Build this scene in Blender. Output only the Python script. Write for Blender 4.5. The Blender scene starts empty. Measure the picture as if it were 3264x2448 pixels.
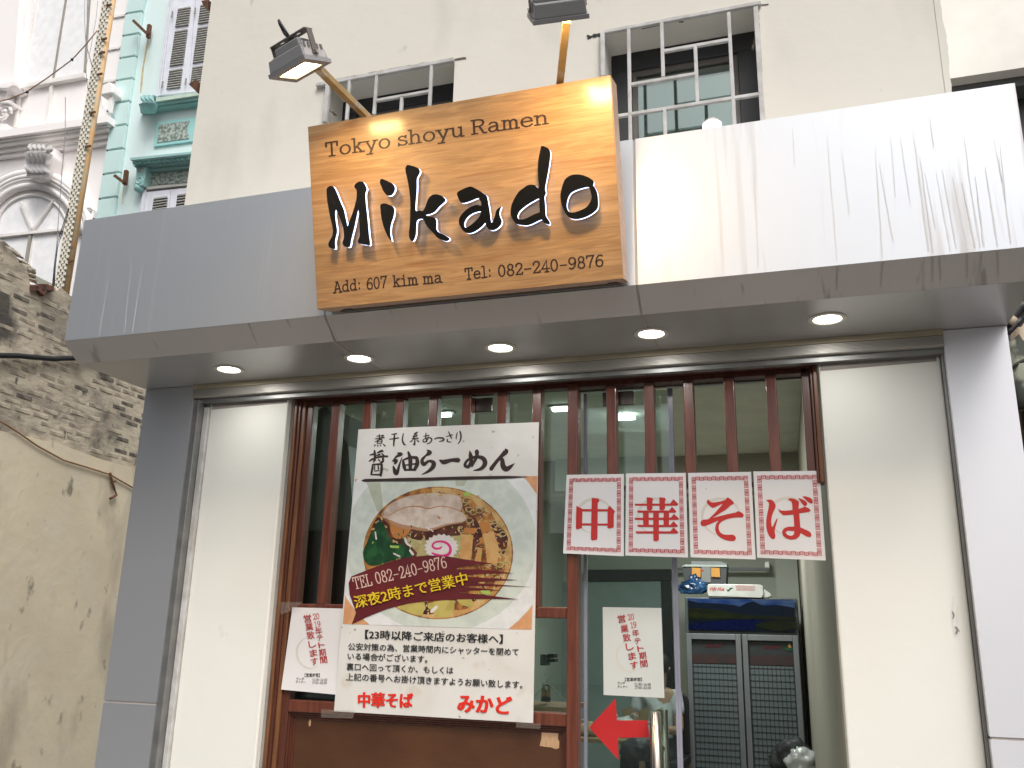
import bpy, math, random
from mathutils import Vector, geometry
random.seed(7)
S = bpy.context.scene
COL = S.collection
# ------------------------------------------------------------ camera, world, sun, exposure
W, H, F = 3264.0, 2448.0, 2820.0            # photograph size and focal length in its pixels
YAW, PIT, ROL = (math.radians(a) for a in (-18.20, 15.60, 1.24))
cy, sy, cp, sp = math.cos(YAW), math.sin(YAW), math.cos(PIT), math.sin(PIT)
FW = Vector((sy*cp, cy*cp, sp)); r0 = Vector((cy, -sy, 0)); u0 = r0.cross(FW)
cr, sr = math.cos(ROL), math.sin(ROL)
RT = r0*cr + u0*sr; UP = u0*cr - r0*sr
CAM = Vector((0, -3.05, 1.6))
cd = bpy.data.cameras.new('camera'); cam = bpy.data.objects.new('camera', cd); COL.objects.link(cam)
from mathutils import Matrix
cam.matrix_world = Matrix(((RT.x, UP.x, -FW.x, CAM.x), (RT.y, UP.y, -FW.y, CAM.y), (RT.z, UP.z, -FW.z, CAM.z), (0, 0, 0, 1)))
cd.sensor_width = 36; cd.lens = 36*F/W; cd.clip_end = 500; cd.clip_start = .05
S.camera = cam
SUN_EL, SUN_AZ = 52, 148      # azimuth clockwise from +Y
w = bpy.data.worlds.new('World'); S.world = w; w.use_nodes = True
nt = w.node_tree; bg = nt.nodes['Background']
sk = nt.nodes.new('ShaderNodeTexSky'); sk.sky_type = 'NISHITA'; sk.sun_disc = False
sk.sun_elevation = math.radians(SUN_EL); sk.sun_rotation = math.radians(SUN_AZ); sk.dust_density = 6; sk.air_density = 1.2
hs = nt.nodes.new('ShaderNodeHueSaturation'); hs.inputs['Saturation'].default_value = .16
nt.links.new(sk.outputs[0], hs.inputs['Color']); nt.links.new(hs.outputs[0], bg.inputs[0])
bg.inputs[1].default_value = .10
sd = bpy.data.lights.new('sun', 'SUN'); so = bpy.data.objects.new('sun', sd); COL.objects.link(so)
sd.energy = .9; sd.angle = math.radians(25); sd.color = (1, .965, .92)
a, e = math.radians(SUN_AZ), math.radians(SUN_EL)
sv = Vector((math.sin(a)*math.cos(e), math.cos(a)*math.cos(e), math.sin(e)))
so.rotation_euler = sv.to_track_quat('Z', 'Y').to_euler(); so.location = sv*20
S.view_settings.view_transform = 'Standard'; S.view_settings.look = 'None'
S.view_settings.exposure = .66; S.view_settings.gamma = 1; S.view_settings.use_curve_mapping = False

# ------------------------------------------------------------ pixel of the photograph -> point in the place
def ray(x, y): return RT*((x-W/2)/F) - UP*((y-H/2)/F) + FW
def PY(x, y, Y): d = ray(x, y); return CAM + d*((Y-CAM.y)/d.y)
def PX(x, y, X): d = ray(x, y); return CAM + d*((X-CAM.x)/d.x)
def PZ(x, y, Z): d = ray(x, y); return CAM + d*((Z-CAM.z)/d.z)
def Zm(ox, oy, s): return lambda pts: [(ox+p[0]*s, oy+p[1]*s) + tuple(p[2:]) for p in pts]

# ------------------------------------------------------------ object helpers
def tag(o, label=None, cat=None, group=None, kind=None):
    if label: o['label'] = label
    if cat: o['category'] = cat
    if group: o['group'] = group
    if kind: o['kind'] = kind
    return o
def thing(name, label, cat, loc=(0, 0, 0), group=None):
    o = bpy.data.objects.new(name, None); COL.objects.link(o); o.location = loc; o.empty_display_size = .1
    return tag(o, label, cat, group)
def link(name, me, parent=None, smooth=False):
    o = bpy.data.objects.new(name, me); COL.objects.link(o)
    if parent is not None:
        o.parent = parent
        loc = Vector(parent.location)
        q = parent.parent
        m = Matrix.Translation(loc) if q is None else (Matrix.Translation(Vector(q.location)) @ parent.matrix_parent_inverse @ Matrix.Translation(loc))
        o.matrix_parent_inverse = m.inverted()
    if smooth:
        for p in me.polygons: p.use_smooth = True
    return o
class MB:
    def __init__(s): s.v = []; s.f = []
    def add(s, vs, fs):
        n = len(s.v); s.v += [tuple(v) for v in vs]; s.f += [tuple(i+n for i in f) for f in fs]; return s
    def quad(s, a, b, c, d): return s.add([a, b, c, d], [(0, 1, 2, 3)])
    def box(s, x0, x1, y0, y1, z0, z1):
        v = [(x, y, z) for x in (x0, x1) for y in (y0, y1) for z in (z0, z1)]
        return s.add(v, [(0, 1, 3, 2), (4, 6, 7, 5), (0, 4, 5, 1), (2, 3, 7, 6), (0, 2, 6, 4), (1, 5, 7, 3)])
    def extr(s, pts, off):           # closed outline (3-D) swept by off
        n = len(pts); off = Vector(off); b = [Vector(p)+off for p in pts]
        tr = geometry.tessellate_polygon([[Vector(p) for p in pts]])
        s.add(list(pts)+b, [t for t in tr] + [tuple(i+n for i in reversed(t)) for t in tr] +
              [(i, (i+1) % n, (i+1) % n+n, i+n) for i in range(n)]); return s
    def tube(s, pts, r, n=8, caps=True):
        pts = [Vector(p) for p in pts]; rs = r if isinstance(r, (list, tuple)) else [r]*len(pts)
        rings = []; up = Vector((0, 0, 1))
        for i, p in enumerate(pts):
            t = (pts[min(i+1, len(pts)-1)]-pts[max(i-1, 0)]).normalized()
            a = t.cross(up)
            if a.length < .05: a = t.cross(Vector((1, 0, 0)))
            a.normalize(); b = t.cross(a); 
            rings.append([p + (a*math.cos(2*math.pi*k/n)+b*math.sin(2*math.pi*k/n))*rs[i] for k in range(n)])
        vs = [q for R in rings for q in R]; fs = []
        for i in range(len(pts)-1):
            for k in range(n):
                fs.append((i*n+k, i*n+(k+1) % n, (i+1)*n+(k+1) % n, (i+1)*n+k))
        if caps: fs += [tuple(range(n-1, -1, -1)), tuple(range((len(pts)-1)*n, len(pts)*n))]
        return s.add(vs, fs)
    def bar(s, a, b, w, h, up=(0, 0, 1)):   # rectangular bar from a to b
        a, b = Vector(a), Vector(b); t = (b-a).normalized(); u = Vector(up)
        x = t.cross(u).normalized()*w/2; y = x.cross(t).normalized()*h/2
        v = [p+q for p in (a, b) for q in (-x-y, x-y, x+y, -x+y)]
        return s.add(v, [(3, 2, 1, 0), (4, 5, 6, 7)] + [(i, (i+1) % 4, (i+1) % 4+4, i+4) for i in range(4)])
    def build(s, name, m, parent=None, bevel=0, smooth=False):
        me = bpy.data.meshes.new(name); me.from_pydata(s.v, [], s.f); me.update()
        if isinstance(m, str): m = M[m]
        me.materials.append(m)
        o = link(name, me, parent, smooth)
        if bevel:
            b = o.modifiers.new('bevel', 'BEVEL'); b.width = bevel; b.segments = 2; b.limit_method = 'ANGLE'
        return o
def fixn(o):
    import bmesh
    bm = bmesh.new(); bm.from_mesh(o.data); bmesh.ops.recalc_face_normals(bm, faces=bm.faces); bm.to_mesh(o.data); bm.free(); return o
def pbox(q, Y, dep):              # box whose front outline is seen at these photo pixels, standing at depth Y
    return MB().extr([PY(x, y, Y) for x, y in q], (0, dep, 0))

# ------------------------------------------------------------ materials
M = {}
def mat(name, c, c2=None, sc=6, ro=.6, me=0, bump=0, bsc=40, st=(1, 1, 1), det=6, emit=None, es=0, coat=0, spec=.5, rng=(.35, .65), dist=0, alpha=1, warp=None):
    m = bpy.data.materials.new(name); m.use_nodes = True; M[name] = m
    nt = m.node_tree; N = nt.nodes; L = nt.links; b = N['Principled BSDF']
    b.inputs['Roughness'].default_value = ro; b.inputs['Metallic'].default_value = me
    b.inputs['Specular IOR Level'].default_value = spec; b.inputs['Coat Weight'].default_value = coat
    b.inputs['Coat Roughness'].default_value = .08; b.inputs['Alpha'].default_value = alpha
    tc = N.new('ShaderNodeTexCoord'); mp = N.new('ShaderNodeMapping'); mp.inputs['Scale'].default_value = st
    L.new(tc.outputs['Object'], mp.inputs[0])
    if c2 is None: c2 = tuple(x*.9 for x in c)
    n = N.new('ShaderNodeTexNoise'); n.inputs['Scale'].default_value = sc; n.inputs['Detail'].default_value = det
    n.inputs['Distortion'].default_value = dist; L.new(mp.outputs[0], n.inputs['Vector'])
    r = N.new('ShaderNodeValToRGB'); r.color_ramp.elements[0].position = rng[0]; r.color_ramp.elements[1].position = rng[1]
    r.color_ramp.elements[0].color = (*c, 1); r.color_ramp.elements[1].color = (*c2, 1)
    L.new(n.outputs[0], r.inputs[0]); L.new(r.outputs[0], b.inputs['Base Color'])
    if bump:
        n2 = N.new('ShaderNodeTexNoise'); n2.inputs['Scale'].default_value = bsc; n2.inputs['Detail'].default_value = 5
        L.new(mp.outputs[0], n2.inputs['Vector']); bp = N.new('ShaderNodeBump'); bp.inputs['Strength'].default_value = bump; bp.inputs['Distance'].default_value = .01
        L.new(n2.outputs[0], bp.inputs['Height']); L.new(bp.outputs[0], b.inputs['Normal'])
    if emit: b.inputs['Emission Color'].default_value = (*emit, 1); b.inputs['Emission Strength'].default_value = es
    m['_r'] = r.name
    return m
def layer(m, c, sc, st, rng, seed=0, det=8, dist=0, lo=0., hi=1., gx=None):
    """one more stain over the base colour: noise, stretched, thresholded; gx = (axis, from, to) fades it in along a direction"""
    nt = m.node_tree; N = nt.nodes; L = nt.links; b = N['Principled BSDF']
    src = b.inputs['Base Color'].links[0].from_socket
    tc = N.new('ShaderNodeTexCoord'); mp = N.new('ShaderNodeMapping'); mp.inputs['Scale'].default_value = st; mp.inputs['Location'].default_value = (seed, seed*.7, seed*1.3)
    L.new(tc.outputs['Object'], mp.inputs[0])
    n = N.new('ShaderNodeTexNoise'); n.inputs['Scale'].default_value = sc; n.inputs['Detail'].default_value = det; n.inputs['Distortion'].default_value = dist
    L.new(mp.outputs[0], n.inputs['Vector'])
    r = N.new('ShaderNodeMapRange'); r.inputs[1].default_value, r.inputs[2].default_value = rng; r.inputs[3].default_value = lo; r.inputs[4].default_value = hi
    L.new(n.outputs[0], r.inputs[0]); fac = r.outputs[0]
    if gx:
        sx = N.new('ShaderNodeSeparateXYZ'); L.new(tc.outputs['Object'], sx.inputs[0])
        r2 = N.new('ShaderNodeMapRange'); r2.inputs[1].default_value, r2.inputs[2].default_value = gx[1], gx[2]
        L.new(sx.outputs[gx[0]], r2.inputs[0]); mu = N.new('ShaderNodeMath'); mu.operation = 'MULTIPLY'
        L.new(fac, mu.inputs[0]); L.new(r2.outputs[0], mu.inputs[1]); fac = mu.outputs[0]
    mx = N.new('ShaderNodeMix'); mx.data_type = 'RGBA'; L.new(fac, mx.inputs['Factor']); L.new(src, mx.inputs['A']); mx.inputs['B'].default_value = (*c, 1)
    L.new(mx.outputs['Result'], b.inputs['Base Color']); return m
def glass(name, tint=(.8, .9, .86), refl=.09, k=1.0, rough=0):
    m = bpy.data.materials.new(name); m.use_nodes = True; M[name] = m
    nt = m.node_tree; N = nt.nodes; L = nt.links; N.remove(N['Principled BSDF']); out = N['Material Output']
    t = N.new('ShaderNodeBsdfTransparent'); t.inputs[0].default_value = (*tint, 1)
    g = N.new('ShaderNodeBsdfGlossy'); g.inputs['Roughness'].default_value = rough; g.inputs[0].default_value = (.9, 1, .97, 1)
    f = N.new('ShaderNodeFresnel'); f.inputs[0].default_value = 1.5; mu = N.new('ShaderNodeMath'); mu.operation = 'MULTIPLY_ADD'
    L.new(f.outputs[0], mu.inputs[0]); mu.inputs[1].default_value = k; mu.inputs[2].default_value = refl; mu.use_clamp = True
    mx = N.new('ShaderNodeMixShader'); L.new(mu.outputs[0], mx.inputs[0]); L.new(t.outputs[0], mx.inputs[1]); L.new(g.outputs[0], mx.inputs[2])
    L.new(mx.outputs[0], out.inputs[0]); return m
def emis(name, c, s):
    m = bpy.data.materials.new(name); m.use_nodes = True; M[name] = m
    nt = m.node_tree; N = nt.nodes; N.remove(N['Principled BSDF']); e = N.new('ShaderNodeEmission')
    e.inputs[0].default_value = (*c, 1); e.inputs[1].default_value = s; nt.links.new(e.outputs[0], N['Material Output'].inputs[0]); return m

mat('cream_render', (.69, .655, .585), (.655, .62, .55), 1.3, .85, bump=.25, bsc=9)
layer(M['cream_render'], (.50, .47, .42), 3, (1, 1, .35), (.56, .75), 3, hi=.5)
layer(M['cream_render'], (.42, .38, .33), 14, (1, 1, .6), (.70, .78), 8, hi=.6)
mat('white_plaster', (.78, .77, .715), (.74, .73, .675), 1.1, .8, bump=.12, bsc=14)
layer(M['white_plaster'], (.5, .47, .42), 9, (1, 1, .5), (.70, .80), 2, hi=.55)
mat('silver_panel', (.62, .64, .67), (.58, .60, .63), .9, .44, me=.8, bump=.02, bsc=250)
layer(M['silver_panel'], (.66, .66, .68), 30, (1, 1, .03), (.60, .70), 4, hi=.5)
mat('bright_panel', (.66, .68, .72), (.63, .65, .69), 1.2, .36, me=.35, bump=.02, bsc=250)  # same metal as silver_panel, with the brighter sky reflection put into its colour
layer(M['bright_panel'], (.42, .39, .37), 24, (1, 1, .05), (.56, .66), 11, hi=.75, dist=.4, gx=(0, -.5, .55))
layer(M['bright_panel'], (.55, .54, .53), 40, (1, 1, .10), (.57, .70), 5, hi=.6, gx=(2, 2.95, 3.12))
layer(M['bright_panel'], (.50, .47, .45), 14, (1, 1, .04), (.62, .68), 31, hi=.6)
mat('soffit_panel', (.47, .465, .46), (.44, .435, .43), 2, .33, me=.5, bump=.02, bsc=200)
mat('chamfer_panel', (.56, .52, .495), (.52, .485, .465), 2, .5, me=.3)
layer(M['chamfer_panel'], (.24, .21, .19), 26, (1, .2, .2), (.62, .70), 9, hi=.6)
mat('sealant', (.46, .41, .38), ro=.8)
mat('pillar_panel', (.60, .61, .635), (.57, .58, .605), .8, .42, me=.75, bump=.02, bsc=250)
mat('pillar_bright', (.76, .76, .80), (.73, .73, .77), .8, .42, me=.3, bump=.02, bsc=250)  # paler copy of pillar_panel, the right pillar's brighter reflection put into the colour
mat('rail_metal', (.30, .30, .29), (.22, .22, .22), 12, .45, me=.7)
mat('alu', (.62, .60, .56), (.5, .49, .46), 20, .28, me=.9, st=(.1, 1, 1))
mat('head_alu', (.50, .475, .43), (.44, .42, .385), 20, .42, me=.35, st=(.1, 1, 1)); mat('brick_dark', (.24, .21, .17), (.09, .08, .07), 9, .95, bump=.6, bsc=20); mat('brick_pale', (.58, .50, .385), (.33, .285, .23), 9, .95, bump=.6, bsc=20); mat('brick_brown', (.48, .41, .32), (.26, .22, .18), 9, .95, bump=.6, bsc=20)
mat('beige_strip', (.42, .36, .25), (.36, .31, .22), 10, .7)
mat('dark_gap', (.03, .03, .03), ro=.9)
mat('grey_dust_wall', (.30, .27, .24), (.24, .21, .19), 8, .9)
mat('red_wood', (.165, .050, .028), (.10, .028, .017), 9, .33, st=(7, 7, .5), bump=.1, bsc=30, dist=.5, coat=.25)
mat('dark_wood', (.11, .034, .020), (.065, .020, .013), 9, .36, st=(7, 7, .5), bump=.08, bsc=30, dist=.5, coat=.2)
mat('wood_panel', (.095, .036, .013), (.066, .024, .009), 5, .5, st=(1, 1, 2), bump=.06, bsc=60)
mat('jamb_wood', (.20, .085, .035), (.11, .04, .018), 12, .4, st=(8, 8, .4), bump=.1, bsc=30)
mat('bare_wood', (.52, .33, .19), (.44, .26, .14), 30, .8, st=(4, 4, 1))
mat('sign_wood', (.40, .245, .12), (.295, .165, .072), 3.2, .5, st=(.8, 6, 15), det=10, dist=1.2, coat=.0, rng=(.3, .7))
layer(M['sign_wood'], (.52, .31, .135), 2.6, (1.2, 5, 13), (.48, .70), 3, dist=2.5, hi=.7)
layer(M['sign_wood'], (.27, .095, .03), 1.6, (1, 5, 16), (.58, .74), 17, dist=2.2, hi=.6)
layer(M['sign_wood'], (.19, .085, .03), 14, (.35, 9, 16), (.56, .72), 9, hi=.42)
layer(M['sign_wood'], (.24, .10, .035), 5, (.5, 7, 13), (.60, .67), 29, hi=.35, dist=3)
M['sign_wood'].node_tree.nodes['Principled BSDF'].inputs['Coat Weight'].default_value = .55
M['sign_wood'].node_tree.nodes['Principled BSDF'].inputs['Coat Roughness'].default_value = .17
mat('sign_edge', (.50, .33, .24), (.42, .27, .19), 3, .5, st=(1, 3, 9), dist=1.5)
mat('letter_black', (.008, .008, .008), (.02, .02, .018), 50, .12, coat=.3, st=(1, 1, .2), rng=(.6, .8))
emis('letter_glow', (.55, .66, 1.0), 3.0)
mat('ink', (.030, .012, .010), ro=.55)
mat('ink_black', (.012, .011, .011), ro=.7)
mat('ink_red', (.50, .022, .020), ro=.7)
mat('ink_bright_red', (.75, .020, .006), ro=.7)
mat('ink_maroon', (.13, .006, .010), (.09, .004, .008), 6, .6)
mat('ink_yellow', (.80, .56, .02), ro=.6)
mat('ink_cream', (.72, .50, .42), ro=.6)
mat('ink_border', (.38, .035, .045), ro=.75)
mat('border_pink', (.78, .62, .61), ro=.8)
mat('paper_white', (.72, .695, .69), (.67, .645, .64), 3, .75, bump=.05, bsc=8)
layer(M['paper_white'], (.45, .42, .38), 45, (1, 1, 1), (.72, .76), 3, hi=.7)
mat('paper_grey', (.60, .62, .60), (.56, .58, .56), 3, .8)
mat('poster_paper', (.73, .71, .68), (.67, .645, .60), 5, .38, bump=.06, bsc=6, dist=1)
layer(M['poster_paper'], (.25, .22, .16), 30, (1, 1, 1), (.70, .75), 3, hi=.75)
layer(M['poster_paper'], (.52, .42, .28), 9, (1, 1, 1), (.62, .75), 13, hi=.5)
mat('print_ring', (.63, .59, .53), ro=.8)
mat('steel', (.52, .47, .41), (.38, .34, .29), 30, .27, me=1, st=(6, 6, .05))
mat('dark_steel', (.12, .10, .09), (.2, .17, .15), 10, .3, me=.9)
mat('lamp_grey', (.30, .295, .30), (.27, .27, .275), 8, .5)
mat('lamp_grey_light', (.52, .49, .49), ro=.5)
mat('bracket_grey', (.15, .135, .12), ro=.55)
mat('gold_paint', (.42, .29, .12), (.34, .22, .085), 14, .45, st=(1, 1, 1))
layer(M['gold_paint'], (.42, .40, .36), 12, (1, 1, 1), (.56, .62), 5, hi=.8)
mat('cable_black', (.02, .02, .022), ro=.5)
mat('cable_brown', (.30, .17, .08), ro=.7)
mat('cable_grey', (.22, .22, .24), ro=.6)
mat('grille_white', (.55, .54, .53), (.42, .40, .38), 18, .6, bump=.2, bsc=60)
mat('frame_dark', (.022, .023, .028), (.03, .03, .034), 8, .45)
mat('chip_brown', (.20, .16, .12), (.07, .055, .045), 30, .95, bump=.5, bsc=60)
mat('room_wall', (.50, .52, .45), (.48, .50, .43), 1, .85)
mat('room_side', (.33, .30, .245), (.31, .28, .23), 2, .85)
mat('room_ceiling', (.66, .66, .56), ro=.9)
mat('room_floor', (.25, .23, .20), ro=.5)
mat('fridge_body', (.10, .105, .11), (.08, .09, .095), 4, .4)
mat('fridge_door', (.18, .185, .195), ro=.4)
mat('fridge_inside', (.022, .024, .026), (.035, .037, .04), 5, .6)
mat('rack_wire', (.03, .034, .038), ro=.5)
mat('fridge_panel', (.13, .15, .158), (.11, .132, .14), 2, .5)
mat('pic_sky', (.008, .025, .11), (.05, .08, .16), 6, .15, st=(1, 1, 3)); mat('pic_hill', (.005, .008, .018), ro=.15)
mat('pic_grass', (.015, .018, .006), (.006, .008, .005), 7, .15, st=(1, 1, 4)); mat('pic_lake', (.003, .005, .035), ro=.1)
mat('box_dark', (.055, .055, .058), ro=.5); mat('box_lid', (.42, .47, .44), ro=.4); mat('latch_orange', (.60, .27, .05), ro=.4)
mat('sticker_grey', (.22, .22, .22), ro=.5)
mat('bag_blue', (.02, .09, .22), (.006, .02, .06), 9, .25, bump=.9, bsc=16, coat=.3)
mat('bag_white', (.50, .50, .49), (.30, .30, .29), 9, .3, bump=.9, bsc=14, coat=.3)
mat('bag_black', (.012, .012, .014), (.022, .022, .025), 9, .55, bump=.9, bsc=14)
mat('pack_white', (.60, .58, .55), (.52, .50, .47), 8, .3, bump=.4, bsc=12, coat=.3)
mat('cloth_white', (.50, .52, .53), (.42, .44, .46), 9, .9, bump=.4, bsc=20)
mat('cloth_dark', (.02, .025, .035), ro=.9); mat('skin', (.42, .25, .17), ro=.6); mat('hair', (.012, .010, .010), ro=.5)
mat('chair_black', (.018, .017, .018), ro=.5); mat('table_wood', (.26, .17, .09), ro=.5)
mat('kraft', (.36, .27, .15), (.26, .19, .1), 10, .9)
mat('glass_edge', (.30, .30, .37), (.22, .22, .28), 4, .25)
glass('shop_glass', (.82, .88, .86), .03, .9); glass('upper_glass', (.75, .82, .80), .16, 1.0); glass('tape_clear', (.82, .82, .8), .05, 1, .2)
mat('tape', (.35, .30, .26), ro=.3, alpha=.16)
mat('arrow_red', (.52, .020, .022), (.47, .018, .020), 8, .45)
mat('old_plaster', (.74, .65, .48), (.66, .57, .42), 1.6, .95, bump=.5, bsc=12)
layer(M['old_plaster'], (.70, .63, .50), 2.4, (1, 1, 1), (.5, .7), 4, hi=.7)
layer(M['old_plaster'], (.23, .195, .15), 2.2, (1, 1, .35), (.54, .72), 9, hi=.6)
layer(M['old_plaster'], (.11, .095, .08), 7, (1, 1, .6), (.64, .74), 15, hi=.75)
mat('old_dirty', (.60, .52, .40), (.30, .26, .21), 3.2, .95, bump=.9, bsc=14, st=(1, 1, 1.8))
layer(M['old_dirty'], (.60, .54, .42), 3.5, (1, 1, 1.6), (.50, .66), 4, hi=.8)
layer(M['old_dirty'], (.055, .05, .045), 2.6, (1, 1, .8), (.54, .66), 21, hi=.9)
layer(M['old_dirty'], (.03, .028, .026), 12, (1, 1, .7), (.62, .72), 33, hi=.8)
mat('old_brick_red', (.17, .08, .055), (.12, .06, .045), 9, .95, bump=.5, bsc=30)
mat('far_white', (.92, .88, .87), (.89, .85, .84), .5, .85, bump=.05, bsc=5)
layer(M['far_white'], (.62, .58, .53), 2, (1, 1, .3), (.62, .78), 2, hi=.4)
mat('far_white_door', (.90, .89, .91), ro=.7); mat('far_trim', (.84, .81, .785), (.76, .73, .70), 3, .85); mat('far_grey', (.33, .31, .27), ro=.8)
mat('teal_wall', (.70, .83, .82), (.66, .80, .79), .8, .8)
layer(M['teal_wall'], (.62, .70, .62), 4, (1, 1, .15), (.60, .75), 6, hi=.4)
mat('teal_quoin', (.58, .76, .74), (.54, .72, .70), 1, .8); mat('teal_trim', (.33, .54, .53), (.29, .49, .485), 4, .7); mat('teal_pale', (.55, .68, .58), ro=.8)
mat('teal_frame', (.36, .66, .65), ro=.7)
mat('pebble', (.45, .50, .46), (.16, .21, .18), 22, .9, bump=.8, bsc=30, rng=(.42, .58))
mat('shutter_paint', (.76, .77, .85), ro=.6); mat('louvre_paint', (.50, .49, .46), ro=.7); mat('shutter_dark', (.03, .022, .018), ro=.9)
mat('rust', (.09, .04, .03), (.16, .07, .03), 30, .9); mat('rust_stain', (.58, .50, .30), (.50, .36, .14), 10, .9)
mat('lattice_white', (.80, .76, .66), ro=.7); mat('lattice_khaki', (.30, .25, .15), ro=.8)
mat('pipe_orange', (.62, .36, .15), (.55, .42, .26), 5, .7); layer(M['pipe_orange'], (.28, .09, .04), 9, (1, 1, 1), (.62, .70), 3, hi=.9)
mat('pipe_grey', (.33, .34, .28), ro=.6)
mat('neighbour_cream', (.86, .83, .78), ro=.8); mat('neighbour_grey', (.10, .105, .11), ro=.6)
mat('camo', (.30, .31, .24), (.05, .055, .045), 9, .9, rng=(.45, .55)); mat('tape_beige', (.45, .36, .27), ro=.8)
mat('asphalt', (.055, .055, .055), (.045, .045, .045), 10, .9); mat('pavement', (.28, .27, .25), (.24, .23, .21), 4, .85)
mat('opp_dark', (.20, .20, .205), (.16, .16, .165), .4, .9); mat('opp_pale', (.60, .58, .54), ro=.9); mat('opp_window', (.05, .06, .07), ro=.2)
mat('tree_leaf', (.035, .06, .022), (.06, .095, .035), 3, .8); mat('trunk', (.10, .07, .05), ro=.9)
emis('downlight_glow', (1, .98, .94), 9); emis('flood_glow', (1, .70, .33), 14); emis('tube_glow', (.86, 1, .96), 6)
# picture of the bowl: flat printed colours
for k, c, c2 in (('p_table', (.66, .34, .17), (.58, .28, .13)), ('p_rim', (.74, .74, .74), (.66, .67, .67)), ('p_bowl', (.60, .64, .575), (.52, .565, .51)), ('p_bowl2', (.44, .46, .36), None),
                 ('p_broth', (.46, .21, .05), (.15, .045, .015)), ('p_broth2', (.58, .38, .16), (.46, .24, .07)), ('p_pork', (.60, .50, .42), (.46, .35, .28)), ('p_pork2', (.66, .56, .48), (.52, .40, .32)), ('p_porkline', (.46, .24, .13), None),
                 ('p_dark', (.06, .014, .010), (.14, .04, .02)), ('p_green', (.006, .045, .015), (.02, .10, .03)), ('p_lgreen', (.36, .50, .10), None), ('p_white', (.72, .66, .62), None),
                 ('p_pink', (.70, .03, .20), None), ('p_menma', (.62, .36, .14), (.55, .28, .09)), ('p_menma2', (.50, .20, .05), None), ('p_negi', (.50, .44, .20), (.38, .30, .12)), ('p_yellow', (.50, .42, .12), (.40, .32, .08))):
    mat(k, c, c2, 26, .4, det=8, rng=(.4, .6))

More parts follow.
